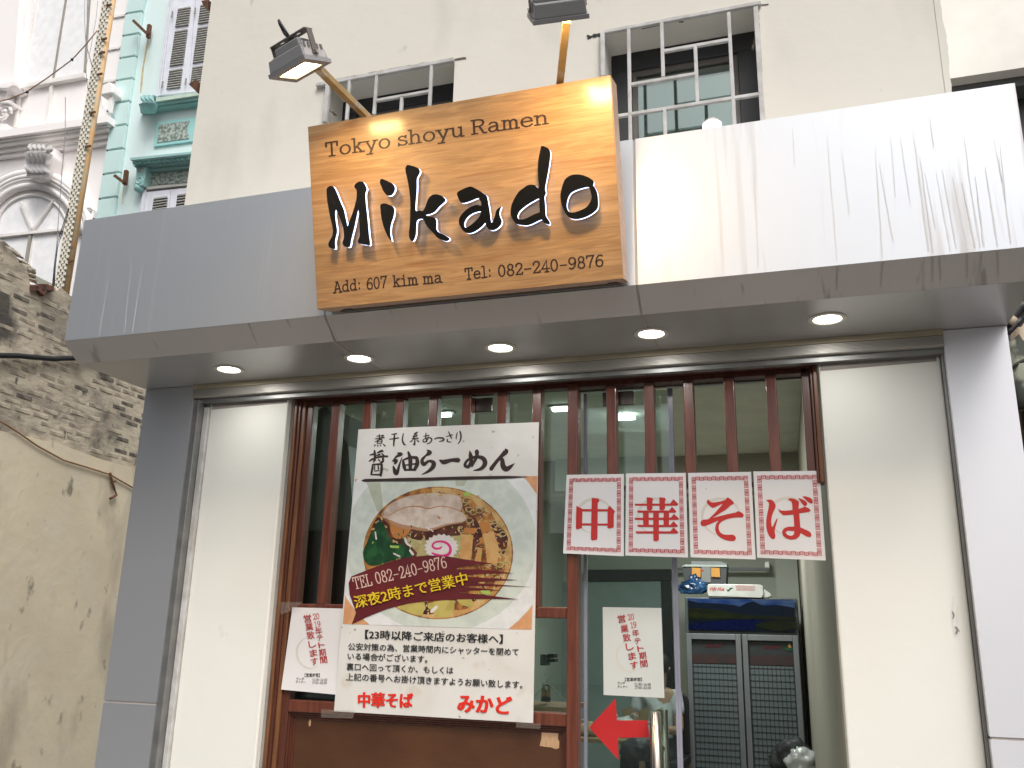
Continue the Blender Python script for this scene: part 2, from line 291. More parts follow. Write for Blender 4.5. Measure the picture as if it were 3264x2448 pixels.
# ------------------------------------------------------------ flat print: text and brush strokes
def arc(cx, cy, rx, ry, a0=0, a1=360, n=20):
    return [(cx+rx*math.cos(math.radians(a0+(a1-a0)*i/n)), cy+ry*math.sin(math.radians(a0+(a1-a0)*i/n))) for i in range(n+1)]
six = [(.60, .88), (.48, .98), (.32, .95), (.15, .72), (.08, .42), (.11, .18), (.22, .03), (.38, 0), (.54, .06), (.62, .24), (.6, .42), (.48, .57), (.32, .59), (.18, .5), (.1, .36)]
GL = {'T': (.8, [[(.07, .72), (.07, 1), (.73, 1), (.73, .72)], [(.4, 1), (.4, 0)], [(.24, 0), (.56, 0)]]),
 'o': (.72, [arc(.36, .33, .28, .33)]), 'k': (.72, [[(.03, 1), (.16, 1), (.16, 0)], [(.03, 0), (.3, 0)], [(.16, .27), (.52, .66)], [(.4, .66), (.66, .66)], [(.3, .42), (.57, 0)], [(.44, 0), (.7, 0)]]),
 'y': (.74, [[(.12, .66), (.38, .02)], [(.62, .66), (.28, -.27)], [(.1, -.27), (.42, -.27)], [(0, .66), (.25, .66)], [(.5, .66), (.74, .66)]]),
 's': (.6, [[(.5, .66), (.5, .5), (.42, .61), (.28, .66), (.13, .59), (.1, .47), (.2, .38), (.38, .32), (.52, .24), (.53, .1), (.42, .01), (.28, 0), (.15, .05), (.08, .18), (.08, 0)]]),
 'h': (.74, [[(.03, 1), (.16, 1), (.16, 0)], [(.03, 0), (.3, 0)], [(.16, .45), (.26, .6), (.4, .66), (.53, .59), (.57, .42), (.57, 0)], [(.45, 0), (.7, 0)]]),
 'u': (.74, [[(.02, .66), (.15, .66), (.15, .22), (.2, .06), (.33, 0), (.47, .06), (.57, .2)], [(.44, .66), (.57, .66), (.57, 0), (.7, 0)]]),
 'R': (.84, [[(.16, 1), (.16, 0)], [(.03, 0), (.32, 0)], [(.03, 1), (.45, 1), (.62, .93), (.68, .76), (.62, .6), (.45, .52), (.16, .52)], [(.45, .52), (.66, 0), (.82, 0)]]),
 'a': (.72, [[(.12, .56), (.2, .64), (.35, .66), (.48, .6), (.52, .46), (.52, .1), (.56, 0), (.7, 0)], [(.52, .38), (.3, .37), (.12, .3), (.08, .16), (.16, .02), (.3, 0), (.44, .07), (.52, .18)]]),
 'm': (.94, [[(.03, .66), (.14, .66), (.14, 0)], [(.03, 0), (.26, 0)], [(.14, .5), (.25, .64), (.38, .64), (.46, .5), (.46, 0)], [(.38, 0), (.57, 0)], [(.46, .5), (.58, .64), (.7, .64), (.79, .5), (.79, 0)], [(.7, 0), (.92, 0)]]),
 'e': (.7, [[(.1, .36), (.62, .36), (.58, .54), (.46, .65), (.33, .66), (.16, .58), (.08, .4), (.08, .25), (.16, .08), (.32, 0), (.48, .02), (.62, .12)]]),
 'n': (.74, [[(.03, .66), (.16, .66), (.16, 0)], [(.03, 0), (.3, 0)], [(.16, .45), (.26, .6), (.4, .66), (.53, .59), (.57, .42), (.57, 0)], [(.45, 0), (.7, 0)]]),
 'A': (.86, [[(.12, 0), (.40, 1)], [(.26, 1), (.46, 1), (.74, 0)], [(0, 0), (.25, 0)], [(.6, 0), (.86, 0)], [(.22, .34), (.64, .34)]]),
 'd': (.74, [[(.42, 1), (.56, 1), (.56, 0), (.7, 0)], [(.56, .45), (.46, .6), (.32, .66), (.15, .58), (.07, .4), (.07, .25), (.15, .07), (.32, 0), (.46, .06), (.56, .2)]]),
 ':': (.36, [[(.18, .02), (.18, .14)], [(.18, .5), (.18, .62)]]), 'i': (.6, [[(.08, .66), (.3, .66), (.3, 0)], [(.06, 0), (.54, 0)], [(.28, .86), (.28, .98)]]),
 'l': (.6, [[(.08, 1), (.3, 1), (.3, 0)], [(.06, 0), (.54, 0)]]), '0': (.72, [arc(.35, .5, .26, .5)]), '6': (.7, [six]), '9': (.7, [[(.7-x, 1-y) for x, y in six]]),
 '7': (.7, [[(.08, .8), (.08, 1), (.64, 1), (.45, .6), (.32, .25), (.28, 0)]]), '8': (.7, [arc(.35, .76, .21, .24), arc(.35, .26, .26, .26)]),
 '2': (.7, [[(.1, .72), (.12, .88), (.25, 1), (.42, 1), (.57, .9), (.6, .73), (.52, .55), (.3, .3), (.09, .03), (.62, .03), (.62, .17)]]),
 '4': (.72, [[(.48, 0), (.48, 1), (.06, .28), (.68, .28)], [(.32, 0), (.62, 0)]]), '-': (.72, [[(.1, .42), (.62, .42)]]), '1': (.6, [[(.13, .82), (.34, 1), (.34, 0)], [(.14, 0), (.54, 0)]]),
 '3': (.7, [[(.1, .85), (.25, 1), (.45, .98), (.57, .82), (.5, .62), (.32, .54), (.52, .47), (.62, .28), (.52, .07), (.3, 0), (.1, .12)]]),
 'E': (.74, [[(.16, 1), (.16, 0)], [(.03, 1), (.62, 1), (.62, .8)], [(.03, 0), (.66, 0), (.66, .22)], [(.16, .52), (.45, .52)], [(.45, .64), (.45, .4)]]),
 'L': (.68, [[(.16, 1), (.16, 0)], [(.03, 1), (.32, 1)], [(.03, 0), (.62, 0), (.62, .25)]]), '~': (.8, [[(.08, .36), (.2, .46), (.34, .44), (.48, .34), (.62, .32), (.74, .42)]]), ' ': (.4, [])}
def strip(pts, wf):             # polyline -> mitred ribbon (verts, quads); wf(i, dir) gives the width
    n = len(pts); L_, R_ = [], []
    P = [Vector((p[0], p[1])) for p in pts]
    closed = (P[0]-P[-1]).length < 1e-5
    for i in range(n):
        d0 = (P[i]-P[i-1]) if i else ((P[-1]-P[-2]) if closed else P[1]-P[0])
        d1 = (P[i+1]-P[i]) if i < n-1 else ((P[1]-P[0]) if closed else P[-1]-P[-2])
        d0 = d0.normalized() if d0.length else Vector((1, 0)); d1 = d1.normalized() if d1.length else d0
        t = (d0+d1); t = t.normalized() if t.length > .2 else d1
        nn = Vector((-t.y, t.x)); c = max(.55, abs(nn.dot(Vector((-d1.y, d1.x)))))
        wd = wf(i, t)/2/c; L_.append(P[i]+nn*wd); R_.append(P[i]-nn*wd)
    return L_+R_, [(i, i+1, n+i+1, n+i) for i in range(n-1)]
def slab_text(s, wv=.115, wh=.10, ext=.05):  # typewriter letters -> layers of (verts, faces); second value = width
    out = []; x = 0
    for ch in s:
        w_, st = GL[ch]
        for k, pl in enumerate(st):
            pl = [(p[0]+x, p[1]) for p in pl]
            if len(pl) and (abs(pl[0][0]-pl[-1][0])+abs(pl[0][1]-pl[-1][1])) > 1e-5:
                a, b = Vector(pl[0]), Vector(pl[1]); a2 = a+(a-b).normalized()*ext
                c, d = Vector(pl[-1]), Vector(pl[-2]); c2 = c+(c-d).normalized()*ext
                pl = [tuple(a2)] + pl[1:-1] + [tuple(c2)]
            out.append((k, strip(pl, lambda i, t: wh+(wv-wh)*abs(t.y))))
        x += w_+.04
    return out, x-.04
_fc = {}
def font_mesh(s, off=.0):
    if (s, off) in _fc: return _fc[(s, off)]
    c = bpy.data.curves.new('t', 'FONT'); c.body = s; c.resolution_u = 2; c.offset = off
    o = bpy.data.objects.new('t', c); COL.objects.link(o)
    dg = bpy.context.evaluated_depsgraph_get(); me = o.evaluated_get(dg).to_mesh()
    v = [(p.co.x, p.co.y) for p in me.vertices]; f = [tuple(p.vertices) for p in me.polygons]
    bpy.data.objects.remove(o); bpy.data.curves.remove(c)
    _fc[(s, off)] = (v, f); return v, f
def put_text(mb, mapf, s, p0, p1, h, off=.012, thick=.0, font=True, slant=0, hb=None, wv=.12, wh=.07, lift=.0002):
    """lays s from p0 to p1 (left and right ends of the base line, pixels), h pixels high, on the surface mapf(px, py, lift)"""
    p0, p1 = Vector(p0), Vector(p1); ex = (p1-p0); ey = Vector((ex.y, -ex.x)).normalized()*h + ex.normalized()*slant*h
    if font:
        v, f = font_mesh(s, off); x0 = min(q[0] for q in v); x1 = max(q[0] for q in v)
        y0, y1 = hb if hb else (-.12, .76)
        shifts = (0,) if not thick else (-thick, 0, thick)
        for k, dx in enumerate(shifts):
            mb.add([mapf(*(p0+ex*((q[0]+dx-x0)/(x1-x0))+ey*((q[1]-y0)/(y1-y0))), lift*(1+k)) for q in v], f)
    else:
        lay, w_ = slab_text(s, wv, wh)
        for k, (vs, fs) in lay:
            mb.add([mapf(*(p0+ex*(q[0]/w_)+ey*q[1]), lift*(1+k*.4)) for q in vs], fs)
def brush(mb, mapf, pts, k=0, lift=.0004):        # (x, y, width) stroke with smooth curve
    P = []
    n = len(pts)
    for i in range(n-1):
        a, b, c, d = pts[max(i-1, 0)], pts[i], pts[i+1], pts[min(i+2, n-1)]
        for j in range(6):
            t = j/6
            P.append(tuple(.5*((2*b[m])+(-a[m]+c[m])*t+(2*a[m]-5*b[m]+4*c[m]-d[m])*t*t+(-a[m]+3*b[m]-3*c[m]+d[m])*t**3) for m in range(3)))
    P.append(pts[-1])
    # rounded ends
    a, b = Vector(P[0][:2]), Vector(P[1][:2]); d = (a-b).normalized()*P[0][2]*.4; P.insert(0, (a.x+d.x, a.y+d.y, P[0][2]*.35))
    a, b = Vector(P[-1][:2]), Vector(P[-2][:2]); d = (a-b).normalized()*P[-1][2]*.4; P.append((a.x+d.x, a.y+d.y, P[-1][2]*.35))
    vs, fs = strip(P, lambda i, t: max(P[i][2], .01))
    mb.add([mapf(q[0], q[1], lift+k*.00012) for q in vs], fs)
def poly(mb, mapf, loops, lift=.0004):
    if not isinstance(loops[0][0], (list, tuple)): loops = [loops]
    tr = geometry.tessellate_polygon([[Vector((p[0], p[1], 0)) for p in l] for l in loops])
    mb.add([mapf(p[0], p[1], lift) for l in loops for p in l], [tuple(t) for t in tr])
def smooth_poly(pts, n=3):
    o = []; N_ = len(pts)
    for i in range(N_):
        a, b, c, d = pts[i-1], pts[i], pts[(i+1) % N_], pts[(i+2) % N_]
        for j in range(n):
            t = j/n
            o.append(tuple(.5*((2*b[m])+(-a[m]+c[m])*t+(2*a[m]-5*b[m]+4*c[m]-d[m])*t*t+(-a[m]+3*b[m]-3*c[m]+d[m])*t**3) for m in range(2)))
    return o
def clip(pts, quad):                # clip a polygon to a convex quad (pixels)
    A = sum(quad[i][0]*quad[(i+1) % 4][1]-quad[(i+1) % 4][0]*quad[i][1] for i in range(4))
    for i in range(4):
        a, b = quad[i], quad[(i+1) % 4]; out = []
        ins = lambda p: ((b[0]-a[0])*(p[1]-a[1])-(b[1]-a[1])*(p[0]-a[0]))*A >= 0
        for j in range(len(pts)):
            p, q = pts[j-1], pts[j]
            if ins(p) != ins(q):
                d1 = (b[0]-a[0])*(p[1]-a[1])-(b[1]-a[1])*(p[0]-a[0]); d2 = (b[0]-a[0])*(q[1]-a[1])-(b[1]-a[1])*(q[0]-a[0])
                t = d1/(d1-d2); out.append((p[0]+(q[0]-p[0])*t, p[1]+(q[1]-p[1])*t))
            if ins(q): out.append(q)
        pts = out
        if not pts: return pts
    return pts
# ============================================================ THE SETTING
g = MB(); g.quad((-60, -60, 0), (60, -60, 0), (60, 60, 0), (-60, 60, 0)).build('ground', 'asphalt'); tag(bpy.data.objects['ground'], kind='structure')
g = MB(); g.box(-12, 8, -2.4, -.25, .004, .14); tag(g.build('pavement', 'pavement', bevel=.01), kind='structure')
g = MB(); g.box(-2.6, .6, -.2, 7.2, .004, .16); tag(g.build('floor', 'room_floor'), kind='structure')

# ------------------------------------------------------------ the shop building
XL, XR = -2.61, .60
shop = thing('shop_building', 'cream rendered two storey shop with a grey metal canopy and red wood shopfront', 'building', (-1, .1, 0))
def holes_wall(x0, x1, z0, z1, Y, dep, hs):
    """front wall slab with window openings (list of x0, x1, z0, z1)"""
    mb = MB(); xs = sorted({x0, x1} | {h[0] for h in hs} | {h[1] for h in hs}); zs = sorted({z0, z1} | {h[2] for h in hs} | {h[3] for h in hs})
    inside = lambda x, z: any(h[0] < x < h[1] and h[2] < z < h[3] for h in hs)
    for a, b in zip(xs, xs[1:]):
        for c, d in zip(zs, zs[1:]):
            if not inside((a+b)/2, (c+d)/2): mb.quad((a, Y, c), (b, Y, c), (b, Y, d), (a, Y, d))
    for h in hs:
        mb.quad((h[0], Y, h[2]), (h[0], Y, h[3]), (h[0], Y+dep, h[3]), (h[0], Y+dep, h[2]))
        mb.quad((h[1], Y, h[2]), (h[1], Y+dep, h[2]), (h[1], Y+dep, h[3]), (h[1], Y, h[3]))
        mb.quad((h[0], Y, h[3]), (h[1], Y, h[3]), (h[1], Y+dep, h[3]), (h[0], Y+dep, h[3]))
        mb.quad((h[0], Y, h[2]), (h[0], Y+dep, h[2]), (h[1], Y+dep, h[2]), (h[1], Y, h[2]))
    mb.quad((x0, Y, z0), (x0, Y, z1), (x0, Y+7, z1), (x0, Y+7, z0)); mb.quad((x1, Y, z0), (x1, Y+7, z0), (x1, Y+7, z1), (x1, Y, z1))
    mb.quad((x0, Y, z1), (x1, Y, z1), (x1, Y+7, z1), (x0, Y+7, z1)); mb.quad((x0, Y+7, z0), (x0, Y+7, z1), (x1, Y+7, z1), (x1, Y+7, z0))
    return mb
def P2(pts): q = [PY(x, y, 0) for x, y in pts]; return q
# window openings measured in the photograph on the wall plane
zR = Zm(1600, 0, .4069); zL = Zm(800, 0, .3617)
rTL, rTR = (PY(*p, 0) for p in zR([(797, 252), (1990, 62)])); rB = PY(*zR([(2032, 950)])[0], 0)
lTL, lTR = (PY(*p, 0) for p in zL([(672, 722), (1795, 548)]))
RW = (rTL.x+.0, rTR.x, 2.98, (rTL.z+rTR.z)/2); LW = (lTL.x, lTR.x, 2.98, (lTL.z+lTR.z)/2)
uw = holes_wall(XL, XR, 2.60, 6.6, 0, .16, [LW, RW]).build('upper_wall', 'cream_render', shop)
# uneven broken plaster along the right corner of the upper wall
mb = MB()
zz_ = [3.2+i*.022 for i in range(90)]; w_ = .004; ed = []
for q in zz_:
    w_ = min(.014, max(.0005, w_+random.uniform(-.0035, .0035))); ed.append((XR+w_, -.0025, q))
mb.extr([(XR-.02, -.0025, 3.2)]+ed+[(XR-.02, -.0025, ed[-1][2])], (0, .05, 0))
fixn(mb.build('broken_edge', 'cream_render', shop))

def window(nm, R, frame_w, lamp=False):
    x0, x1, z0, z1 = R; Yf = .15
    fr = MB()
    fr.box(x0, x1, Yf, Yf+.06, z1-frame_w, z1); fr.box(x0, x0+frame_w*1.0, Yf, Yf+.06, z0, z1-frame_w); fr.box(x1-frame_w, x1, Yf, Yf+.06, z0, z1-frame_w)
    win = fr.build(nm, 'frame_dark', shop, bevel=.003)
    inn = MB(); a, b, c = x0+frame_w, x1-frame_w, z1-frame_w
    for q in ((a, b, c-.018, c), (a, a+.018, z0, c-.018), (b-.018, b, z0, c-.018)): inn.box(q[0], q[1], Yf+.015, Yf+.05, q[2], q[3])
    inn.build('sash', 'bracket_grey', win)
    MB().box(a+.018, b-.018, Yf+.03, Yf+.038, z0, c-.018).build('pane', 'upper_glass', win)
    return win
wl = window('window', LW, .075); wr = window('window', RW, .085)
mat('backing_grey', (.42, .46, .455), (.39, .42, .42), 2, .8); rm = MB(); rm.box(XL+.1, XR-.1, .20, .22, 2.7, 5.0).build('pane_backing', 'backing_grey', shop)  # grey sheet added behind the panes, colour stands for their reflected sky grey
def grille(pw, R, vbars, hbars, Y=-.012):
    """white painted bar grille; bars given in photo pixels as (x0,y0,x1,y1,thickness)"""
    for i, (p, q, t) in enumerate([(a, b, c) for a, b, c in vbars+hbars]):
        a, b = PY(*p, Y), PY(*q, Y)
        if (p, q, t) in vbars: m = (a.x+b.x)/2; a.x = b.x = m
        else: m = (a.z+b.z)/2; a.z = b.z = m
        MB().bar(a, b, t, t, up=(0, 1, 0)).build('grille_bar', 'grille_white', pw, bevel=.002)
z = zR; t = .014
V = [z([(990, 225), (1010, 1110)]), z([(1250, 180), (1265, 608)]), z([(1512, 368), (1535, 806)]), z([(1777, 100), (1820, 990)]), z([(1272, 860), (1282, 1075)]), z([(785, 262), (795, 600)]), z([(1990, 60), (2040, 955)])]
Hh = [z([(797, 245), (2030, 38)]), z([(1262, 402), (1782, 318)]), z([(1008, 662), (1520, 585)]), z([(905, 912), (2035, 738)])]
grille(wr, RW, [(v[0], v[1], t if i < 5 else .018) for i, v in enumerate(V)], [(h[0], h[1], t if i else .016) for i, h in enumerate(Hh)])
z = zL
V = [z([(868, 690), (850, 1060)]), z([(1105, 650), (1092, 1010)]), z([(1590, 575), (1578, 940)]), z([(1330, 850), (1325, 985)]), z([(675, 735), (660, 1080)])]
Hh = [z([(580, 738), (1790, 545)]), z([(1105, 885), (1575, 812)])]
grille(wl, LW, [(v[0], v[1], t if i < 4 else .02) for i, v in enumerate(V)], [(h[0], h[1], t if i else .018) for i, h in enumerate(Hh)])
# cracks, chipped slots and knocked off plaster round the windows
def chip(pts, Y=-.003, m='chip_brown', nm='plaster_chip', dep=.012):
    o = MB().extr([PY(x, y, Y) for x, y in pts], (0, dep, 0)).build(nm, m, shop); return fixn(o)
def ragged(a, b, w0, w1, n=22, rnd=random.Random(3)):
    a, b = Vector(a), Vector(b); d = b-a; nn = Vector((-d.y, d.x)).normalized()
    up_ = [a+d*i/n+nn*(w0+(w1-w0)*i/n)*rnd.uniform(.2, 1) for i in range(n+1)]; lo = [a+d*i/n-nn*(w0+(w1-w0)*i/n)*rnd.uniform(.2, 1) for i in range(n, -1, -1)]
    return [tuple(q) for q in up_+lo]
chip(ragged(*zL([(735, 700), (1500, 560)]), 1.6, 3)); chip(ragged(*zL([(1480, 562), (1895, 508)]), 3, 3.5, 14)); chip(ragged(*zL([(582, 742), (660, 738)]), 2, 1.2, 6)); chip(ragged(*zL([(660, 780), (655, 930)]), 1.2, 1.5, 9), m='dark_gap')
chip(ragged(*zR([(668, 290), (782, 268)]), 8, 7, 9), m='dark_gap'); chip(ragged(*zR([(1090, 215), (1240, 182)]), 1.5, 1.5, 10)); chip(ragged(*zR([(1965, 45), (2088, 30)]), 1.5, 1.5, 9)); chip(ragged(*zR([(2010, 110), (2038, 560)]), 1.6, .8, 16), m='bracket_grey')
chip(ragged(*zR([(1990, 300), (1962, 380)]), 6, 7, 7)); chip(ragged(*zR([(1385, 160), (1420, 158)]), 2.5, 2.5, 6)); chip(ragged(*zL([(680, 960), (745, 1010)]), 4, 5, 8), Y=.02, m='chip_brown')
# lit round lamp seen in the right window
c = PY(2270, 402, .12)
lp = thing('ceiling_lamp', 'small lit round white lamp showing at the bottom of the right barred window', 'lamp', c)
mb = MB(); mb.tube([c+Vector((0, 0, -.004)), c+Vector((0, 0, .006))], .036, 20); mb.build('lamp_glass', 'downlight_glow', lp)
mb = MB(); mb.tube([c+Vector((0, 0, .007)), c+Vector((0, 0, .02))], .030, 20); mb.build('lamp_body', 'grille_white', lp)

# canopy
ZT, ZB, ZS = 3.115, 2.618, 2.551; YF, YC, YP = -.56, -.478, -.10
can_l, can_r = -2.597, .651
j1 = PY(1036, 1000, YF).x; j2 = PY(2024, 640, YF).x
canopy = MB().box(can_l+.02, can_r-.02, YF+.0095, -.002, ZB+.006, ZT-.01).build('canopy', 'sealant', shop)
for i, (a, b) in enumerate(((can_l, j1-.004), (j1+.004, j2-.004), (j2+.004, can_r))):
    MB().box(a, b, YF, YF+.008, ZB, ZT).build('fascia_panel', ('silver_panel', 'silver_panel', 'bright_panel')[i], canopy)
    m_ = MB().extr([(a, YF, ZB-.001), (a, YF+.008, ZB-.001), (a, YC, ZS+.006), (a, YC, ZS)], (b-a, 0, 0)); fixn(m_.build('chamfer_panel', 'chamfer_panel', canopy))
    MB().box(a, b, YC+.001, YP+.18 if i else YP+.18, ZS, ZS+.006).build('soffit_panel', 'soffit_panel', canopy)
for x, s in ((can_l, 1), (can_r, -1)):
    fixn(MB().extr([(x, YF+.0085, ZB+.002), (x, YF+.0085, ZT), (x, -.002, ZT), (x, -.002, ZS+.0065), (x, YC, ZS+.0065)], (.006*s, 0, 0)).build('end_panel', 'silver_panel', canopy))
MB().box(can_l+.006, can_r-.006, YF+.009, -.002, ZT-.009, ZT).build('top_panel', 'silver_panel', canopy)
# water runs on the right panel, each its own thin dried film
FP = lambda x, y, l=0: PY(x, y, YF-.0004-l)
mb = MB(); z = Zm(2400, 0, .7833); rnd = random.Random(11)
for x0, y0, x1, y1, wd in ((300, 540, 342, 1060, 5), (362, 620, 392, 870, 4), (497, 600, 527, 1045, 6), (515, 670, 570, 980, 5), (655, 560, 715, 1020, 7), (680, 640, 733, 1025, 6), (700, 700, 742, 930, 4), (745, 700, 803, 1020, 6), (770, 690, 828, 1010, 6), (812, 720, 872, 1010, 7),
        (850, 740, 905, 1005, 8), (878, 720, 925, 1005, 6), (905, 720, 940, 1000, 7), (945, 680, 995, 1000, 8), (1000, 640, 1050, 990, 7), (1005, 580, 1030, 830, 4), (560, 560, 580, 800, 4), (600, 560, 640, 830, 3), (160, 520, 170, 670, 3), (5, 680, 22, 1080, 4), (860, 560, 890, 800, 4), (980, 560, 1012, 740, 4), (720, 480, 735, 600, 3)):
    n = 12; pts = []
    for i in range(n+1):
        t = i/n; pts.append((x0+(x1-x0)*t+rnd.uniform(-.9, .9), y0+(y1-y0)*t, wd*(.25+.75*math.sin(min(1, t*1.3)*math.pi*.5))*rnd.uniform(.7, 1.25)))
    pts = [(2400+p[0]*.7833, p[1]*.7833, p[2]*.78) for p in pts]
    brush(mb, FP, pts, len(mb.f) % 7, 0)
mat('drip', (.565, .55, .545), (.65, .645, .65), 9, .5, rng=(.3, .7)); mb.build('drip_stain', 'drip', canopy)
for x in (j1, j2):
    q = MB(); h = .0045
    pr_ = [(YF+.003, ZT-.002), (YF+.003, ZB+.0015), (YC+.002, ZS+.0025), (YP, ZS+.0025)]
    for (ya, za), (yb, zb) in zip(pr_, pr_[1:]): q.quad((x-h, ya, za), (x+h, ya, za), (x+h, yb, zb), (x-h, yb, zb))
    q.build('joint_sealant', 'sealant', canopy)
mb = MB(); CP = lambda x, y, l=0: PY(x, y, YC)  # runs on the chamfer
for x0, y0, x1, y1, wd in ((527, 1050, 520, 1180, 4), (762, 1065, 765, 1165, 4), (733, 1068, 730, 1160, 3), (870, 1020, 872, 1150, 3), (930, 1015, 922, 1150, 3), (995, 1008, 998, 1135, 4), (345, 1085, 342, 1205, 3)):
    pts = [(2400+x0*.7833, y0*.7833, wd*.78), (2400+x1*.7833, y1*.7833, wd*.5)]
    A_ = PY(*pts[0][:2], YF-.001); B_ = PY(*pts[1][:2], YC-.012)
    A_ = Vector((A_.x, YF+.002, ZB-.004)); B_ = Vector((B_.x, YF+.06, ZB-.004-(.06-.002)*.817))
    nv = Vector((0, -.63, -.77))*.0008
    mb.quad(A_+nv+Vector((-.0022, 0, 0)), A_+nv+Vector((.0022, 0, 0)), B_+nv+Vector((.0014, 0, 0)), B_+nv+Vector((-.0014, 0, 0)))
mat('drip_dark', (.455, .415, .39), ro=.6); mb.build('drip_stain', 'drip_dark', canopy)
# faint scratches and runs on the left panel
mb = MB(); z = Zm(0, 600, .422)
for s_ in ([(825, 640, 2), (795, 830, 3), (750, 1110, 4)], [(1085, 540, 2), (1045, 790, 3), (1000, 1085, 5)], [(1000, 540, 2), (970, 780, 3), (940, 1090, 4)], [(1030, 950, 1.5), (1200, 920, 1.8), (1390, 905, 1.2)], [(860, 940, 1.5), (850, 1000, 2.5), (835, 1060, 1)]):
    brush(mb, FP, [(q[0], q[1], q[2]*.42) for q in z(s_)], 1, 0)
mat('run_pale', (.56, .54, .53), (.50, .50, .51), ro=.5); mb.build('dried_run', 'run_pale', canopy)

# pillars clad in metal panels
def pillar(x0, x1, matn, cut):
    p = MB().box(x0+.004, x1-.004, YP+.004, .05, .16, ZS-.001).build('pillar', 'sealant', shop)
    for a, b in ((.165, cut-.004), (cut+.004, ZS-.002)):
        MB().box(x0, x1, YP, YP+.004-.0005, a, b).build('cladding_panel', matn, p)
        MB().box(x0, x0+.0035, YP+.004, .05, a, b).build('cladding_panel', matn, p); MB().box(x1-.0035, x1, YP+.004, .05, a, b).build('cladding_panel', matn, p)
zc = PY(570, 2248, YP).z; zc2 = PY(3200, 2355, YP).z
PLx = (can_l+.002, -2.352); PRx = (.468, can_r-.002)
pillar(*PLx, 'pillar_panel', zc); pillar(*PRx, 'pillar_bright', zc2)

# plaster piers either side of the shopfront, reveal and lintel
fx0 = PY(950, 1263, 0).x; fx1 = PY(2600, 1142, 0).x; ftop = PY(2600, 1142, 0).z
YW = -.05
zl = Zm(0, 1200, .7525)
gx = -2.352
MB().box(gx, gx+.028, YW-.045, YW+.01, .16, ZS-.06).build('shutter_rail', 'rail_metal', shop, bevel=.003)
MB().box(gx+.0285, gx+.052, YW-.012, YW+.01, .16, ZS-.085).build('white_bead', 'grille_white', shop, bevel=.003)
px1 = fx0-.012
MB().box(gx+.0525, px1, YW, .12, .16, ZS-.002).build('plaster_pier', 'white_plaster', shop, bevel=.006)
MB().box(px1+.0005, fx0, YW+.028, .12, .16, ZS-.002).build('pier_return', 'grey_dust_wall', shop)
MB().box(fx1+.006, PRx[0]-.009, YW, .22, .16, ZS-.002).build('plaster_pier', 'white_plaster', shop, bevel=.006)
MB().box(PRx[0]-.0085, PRx[0]-.0005, YW-.02, YW+.01, .16, ZS-.06).build('shutter_rail', 'rail_metal', shop, bevel=.002)
# roller shutter head: beige strip, ribbed aluminium, dark slot
x0, x1 = gx+.0, PRx[0]-.001
MB().box(x0, x1, YP-.012, YP+.06, ZS-.019, ZS-.0005).build('head_strip', 'beige_strip', shop)
hd = MB().box(x0, x1, YP-.004, YP+.05, ZS-.052, ZS-.0195).build('shutter_head', 'head_alu', shop)
for k in range(7): MB().box(x0, x1, YP-.0075, YP-.0042, ZS-.0505+k*.0044, ZS-.0505+k*.0044+.0024).build('rib', 'head_alu', hd)
MB().box(x0, x1, YP+.02, YP+.05, ZS-.072, ZS-.0525).build('shutter_slot', 'rail_metal', shop)
mb = MB(); mb.add([(fx1+.01, YW-.0008, ZS-.073), (PRx[0]-.02, YW-.0008, ZS-.073), (PRx[0]-.02, YW-.0008, ZS-.088), (fx1+.01, YW-.0008, ZS-.096)], [(0, 1, 2, 3)]); mb.build('dust_band', 'grey_dust_wall', shop)
mb = MB(); mb.add([(gx+.06, YW-.0008, ZS-.073), (px1-.004, YW-.0008, ZS-.073), (px1-.004, YW-.0008, ZS-.086), (gx+.06, YW-.0008, ZS-.094)], [(0, 1, 2, 3)]); mb.build('dust_band', 'grey_dust_wall', shop)
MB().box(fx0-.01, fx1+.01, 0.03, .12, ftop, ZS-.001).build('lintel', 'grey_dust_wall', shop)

# ------------------------------------------------------------ wooden shopfront
YS = 0.0
scr = thing('wooden_shopfront', 'dark red wood shopfront screen with vertical slats and a lower panel', 'shopfront', ((fx0+fx1)/2, .03, .16))
topz = ftop-.001
hz = PY(1300, 1262, YS).z      # underside of header seen at the slat tops
hz = (PY(1150, 1273, YS).z + PY(2300, 1200, YS).z)/2
hd = MB().box(fx0, fx1, YS-.02, YS+.05, hz+.012, topz).build('header', 'dark_wood', scr, bevel=.004)
MB().box(fx0+.03, fx1-.03, YS+.004, YS+.048, hz-.006, hz+.0115).build('header_bead', 'dark_wood', scr, bevel=.002)
# moulded jambs
for k, (a, b, yy) in enumerate(((0, .014, -.020), (.0145, .026, -.012), (.0265, .044, -.004))):
    MB().box(fx0+a, fx0+b, YS+yy, YS+.05, .165, hz+.011).build('jamb_moulding', 'jamb_wood' if k != 1 else 'dark_wood', scr, bevel=.003)
jb = PY(2600, 1541, YS).z
for k, (a, b, yy) in enumerate(((0, .014, -.020), (.0145, .024, -.012))):
    MB().box(fx1-b, fx1-a, YS+yy, YS+.05, jb, hz+.011).build('jamb_moulding', 'jamb_wood' if k != 1 else 'dark_wood', scr, bevel=.003)
lx0 = fx0+.0445; pxl = PY(1809.5, 1240, YS).x; pxr = PY(1842, 1240, YS).x
MB().box(lx0, lx0+.028, YS+.006, YS+.048, .165, hz+.011).build('stile', 'dark_wood', scr, bevel=.003)
MB().box(pxl, pxr, YS-.004, YS+.05, .165, hz+.011).build('post', 'red_wood', scr, bevel=.004)
MB().box(fx1-.052, fx1-.0245, YS+.004, YS+.05, jb, hz+.011).build('stile', 'dark_wood', scr, bevel=.003)
r1t, r1b = PY(1740, 1934, YS).z, PY(1740, 1970, YS).z; r2t, r2b = PY(1740, 2271, YS).z, PY(1740, 2314, YS).z
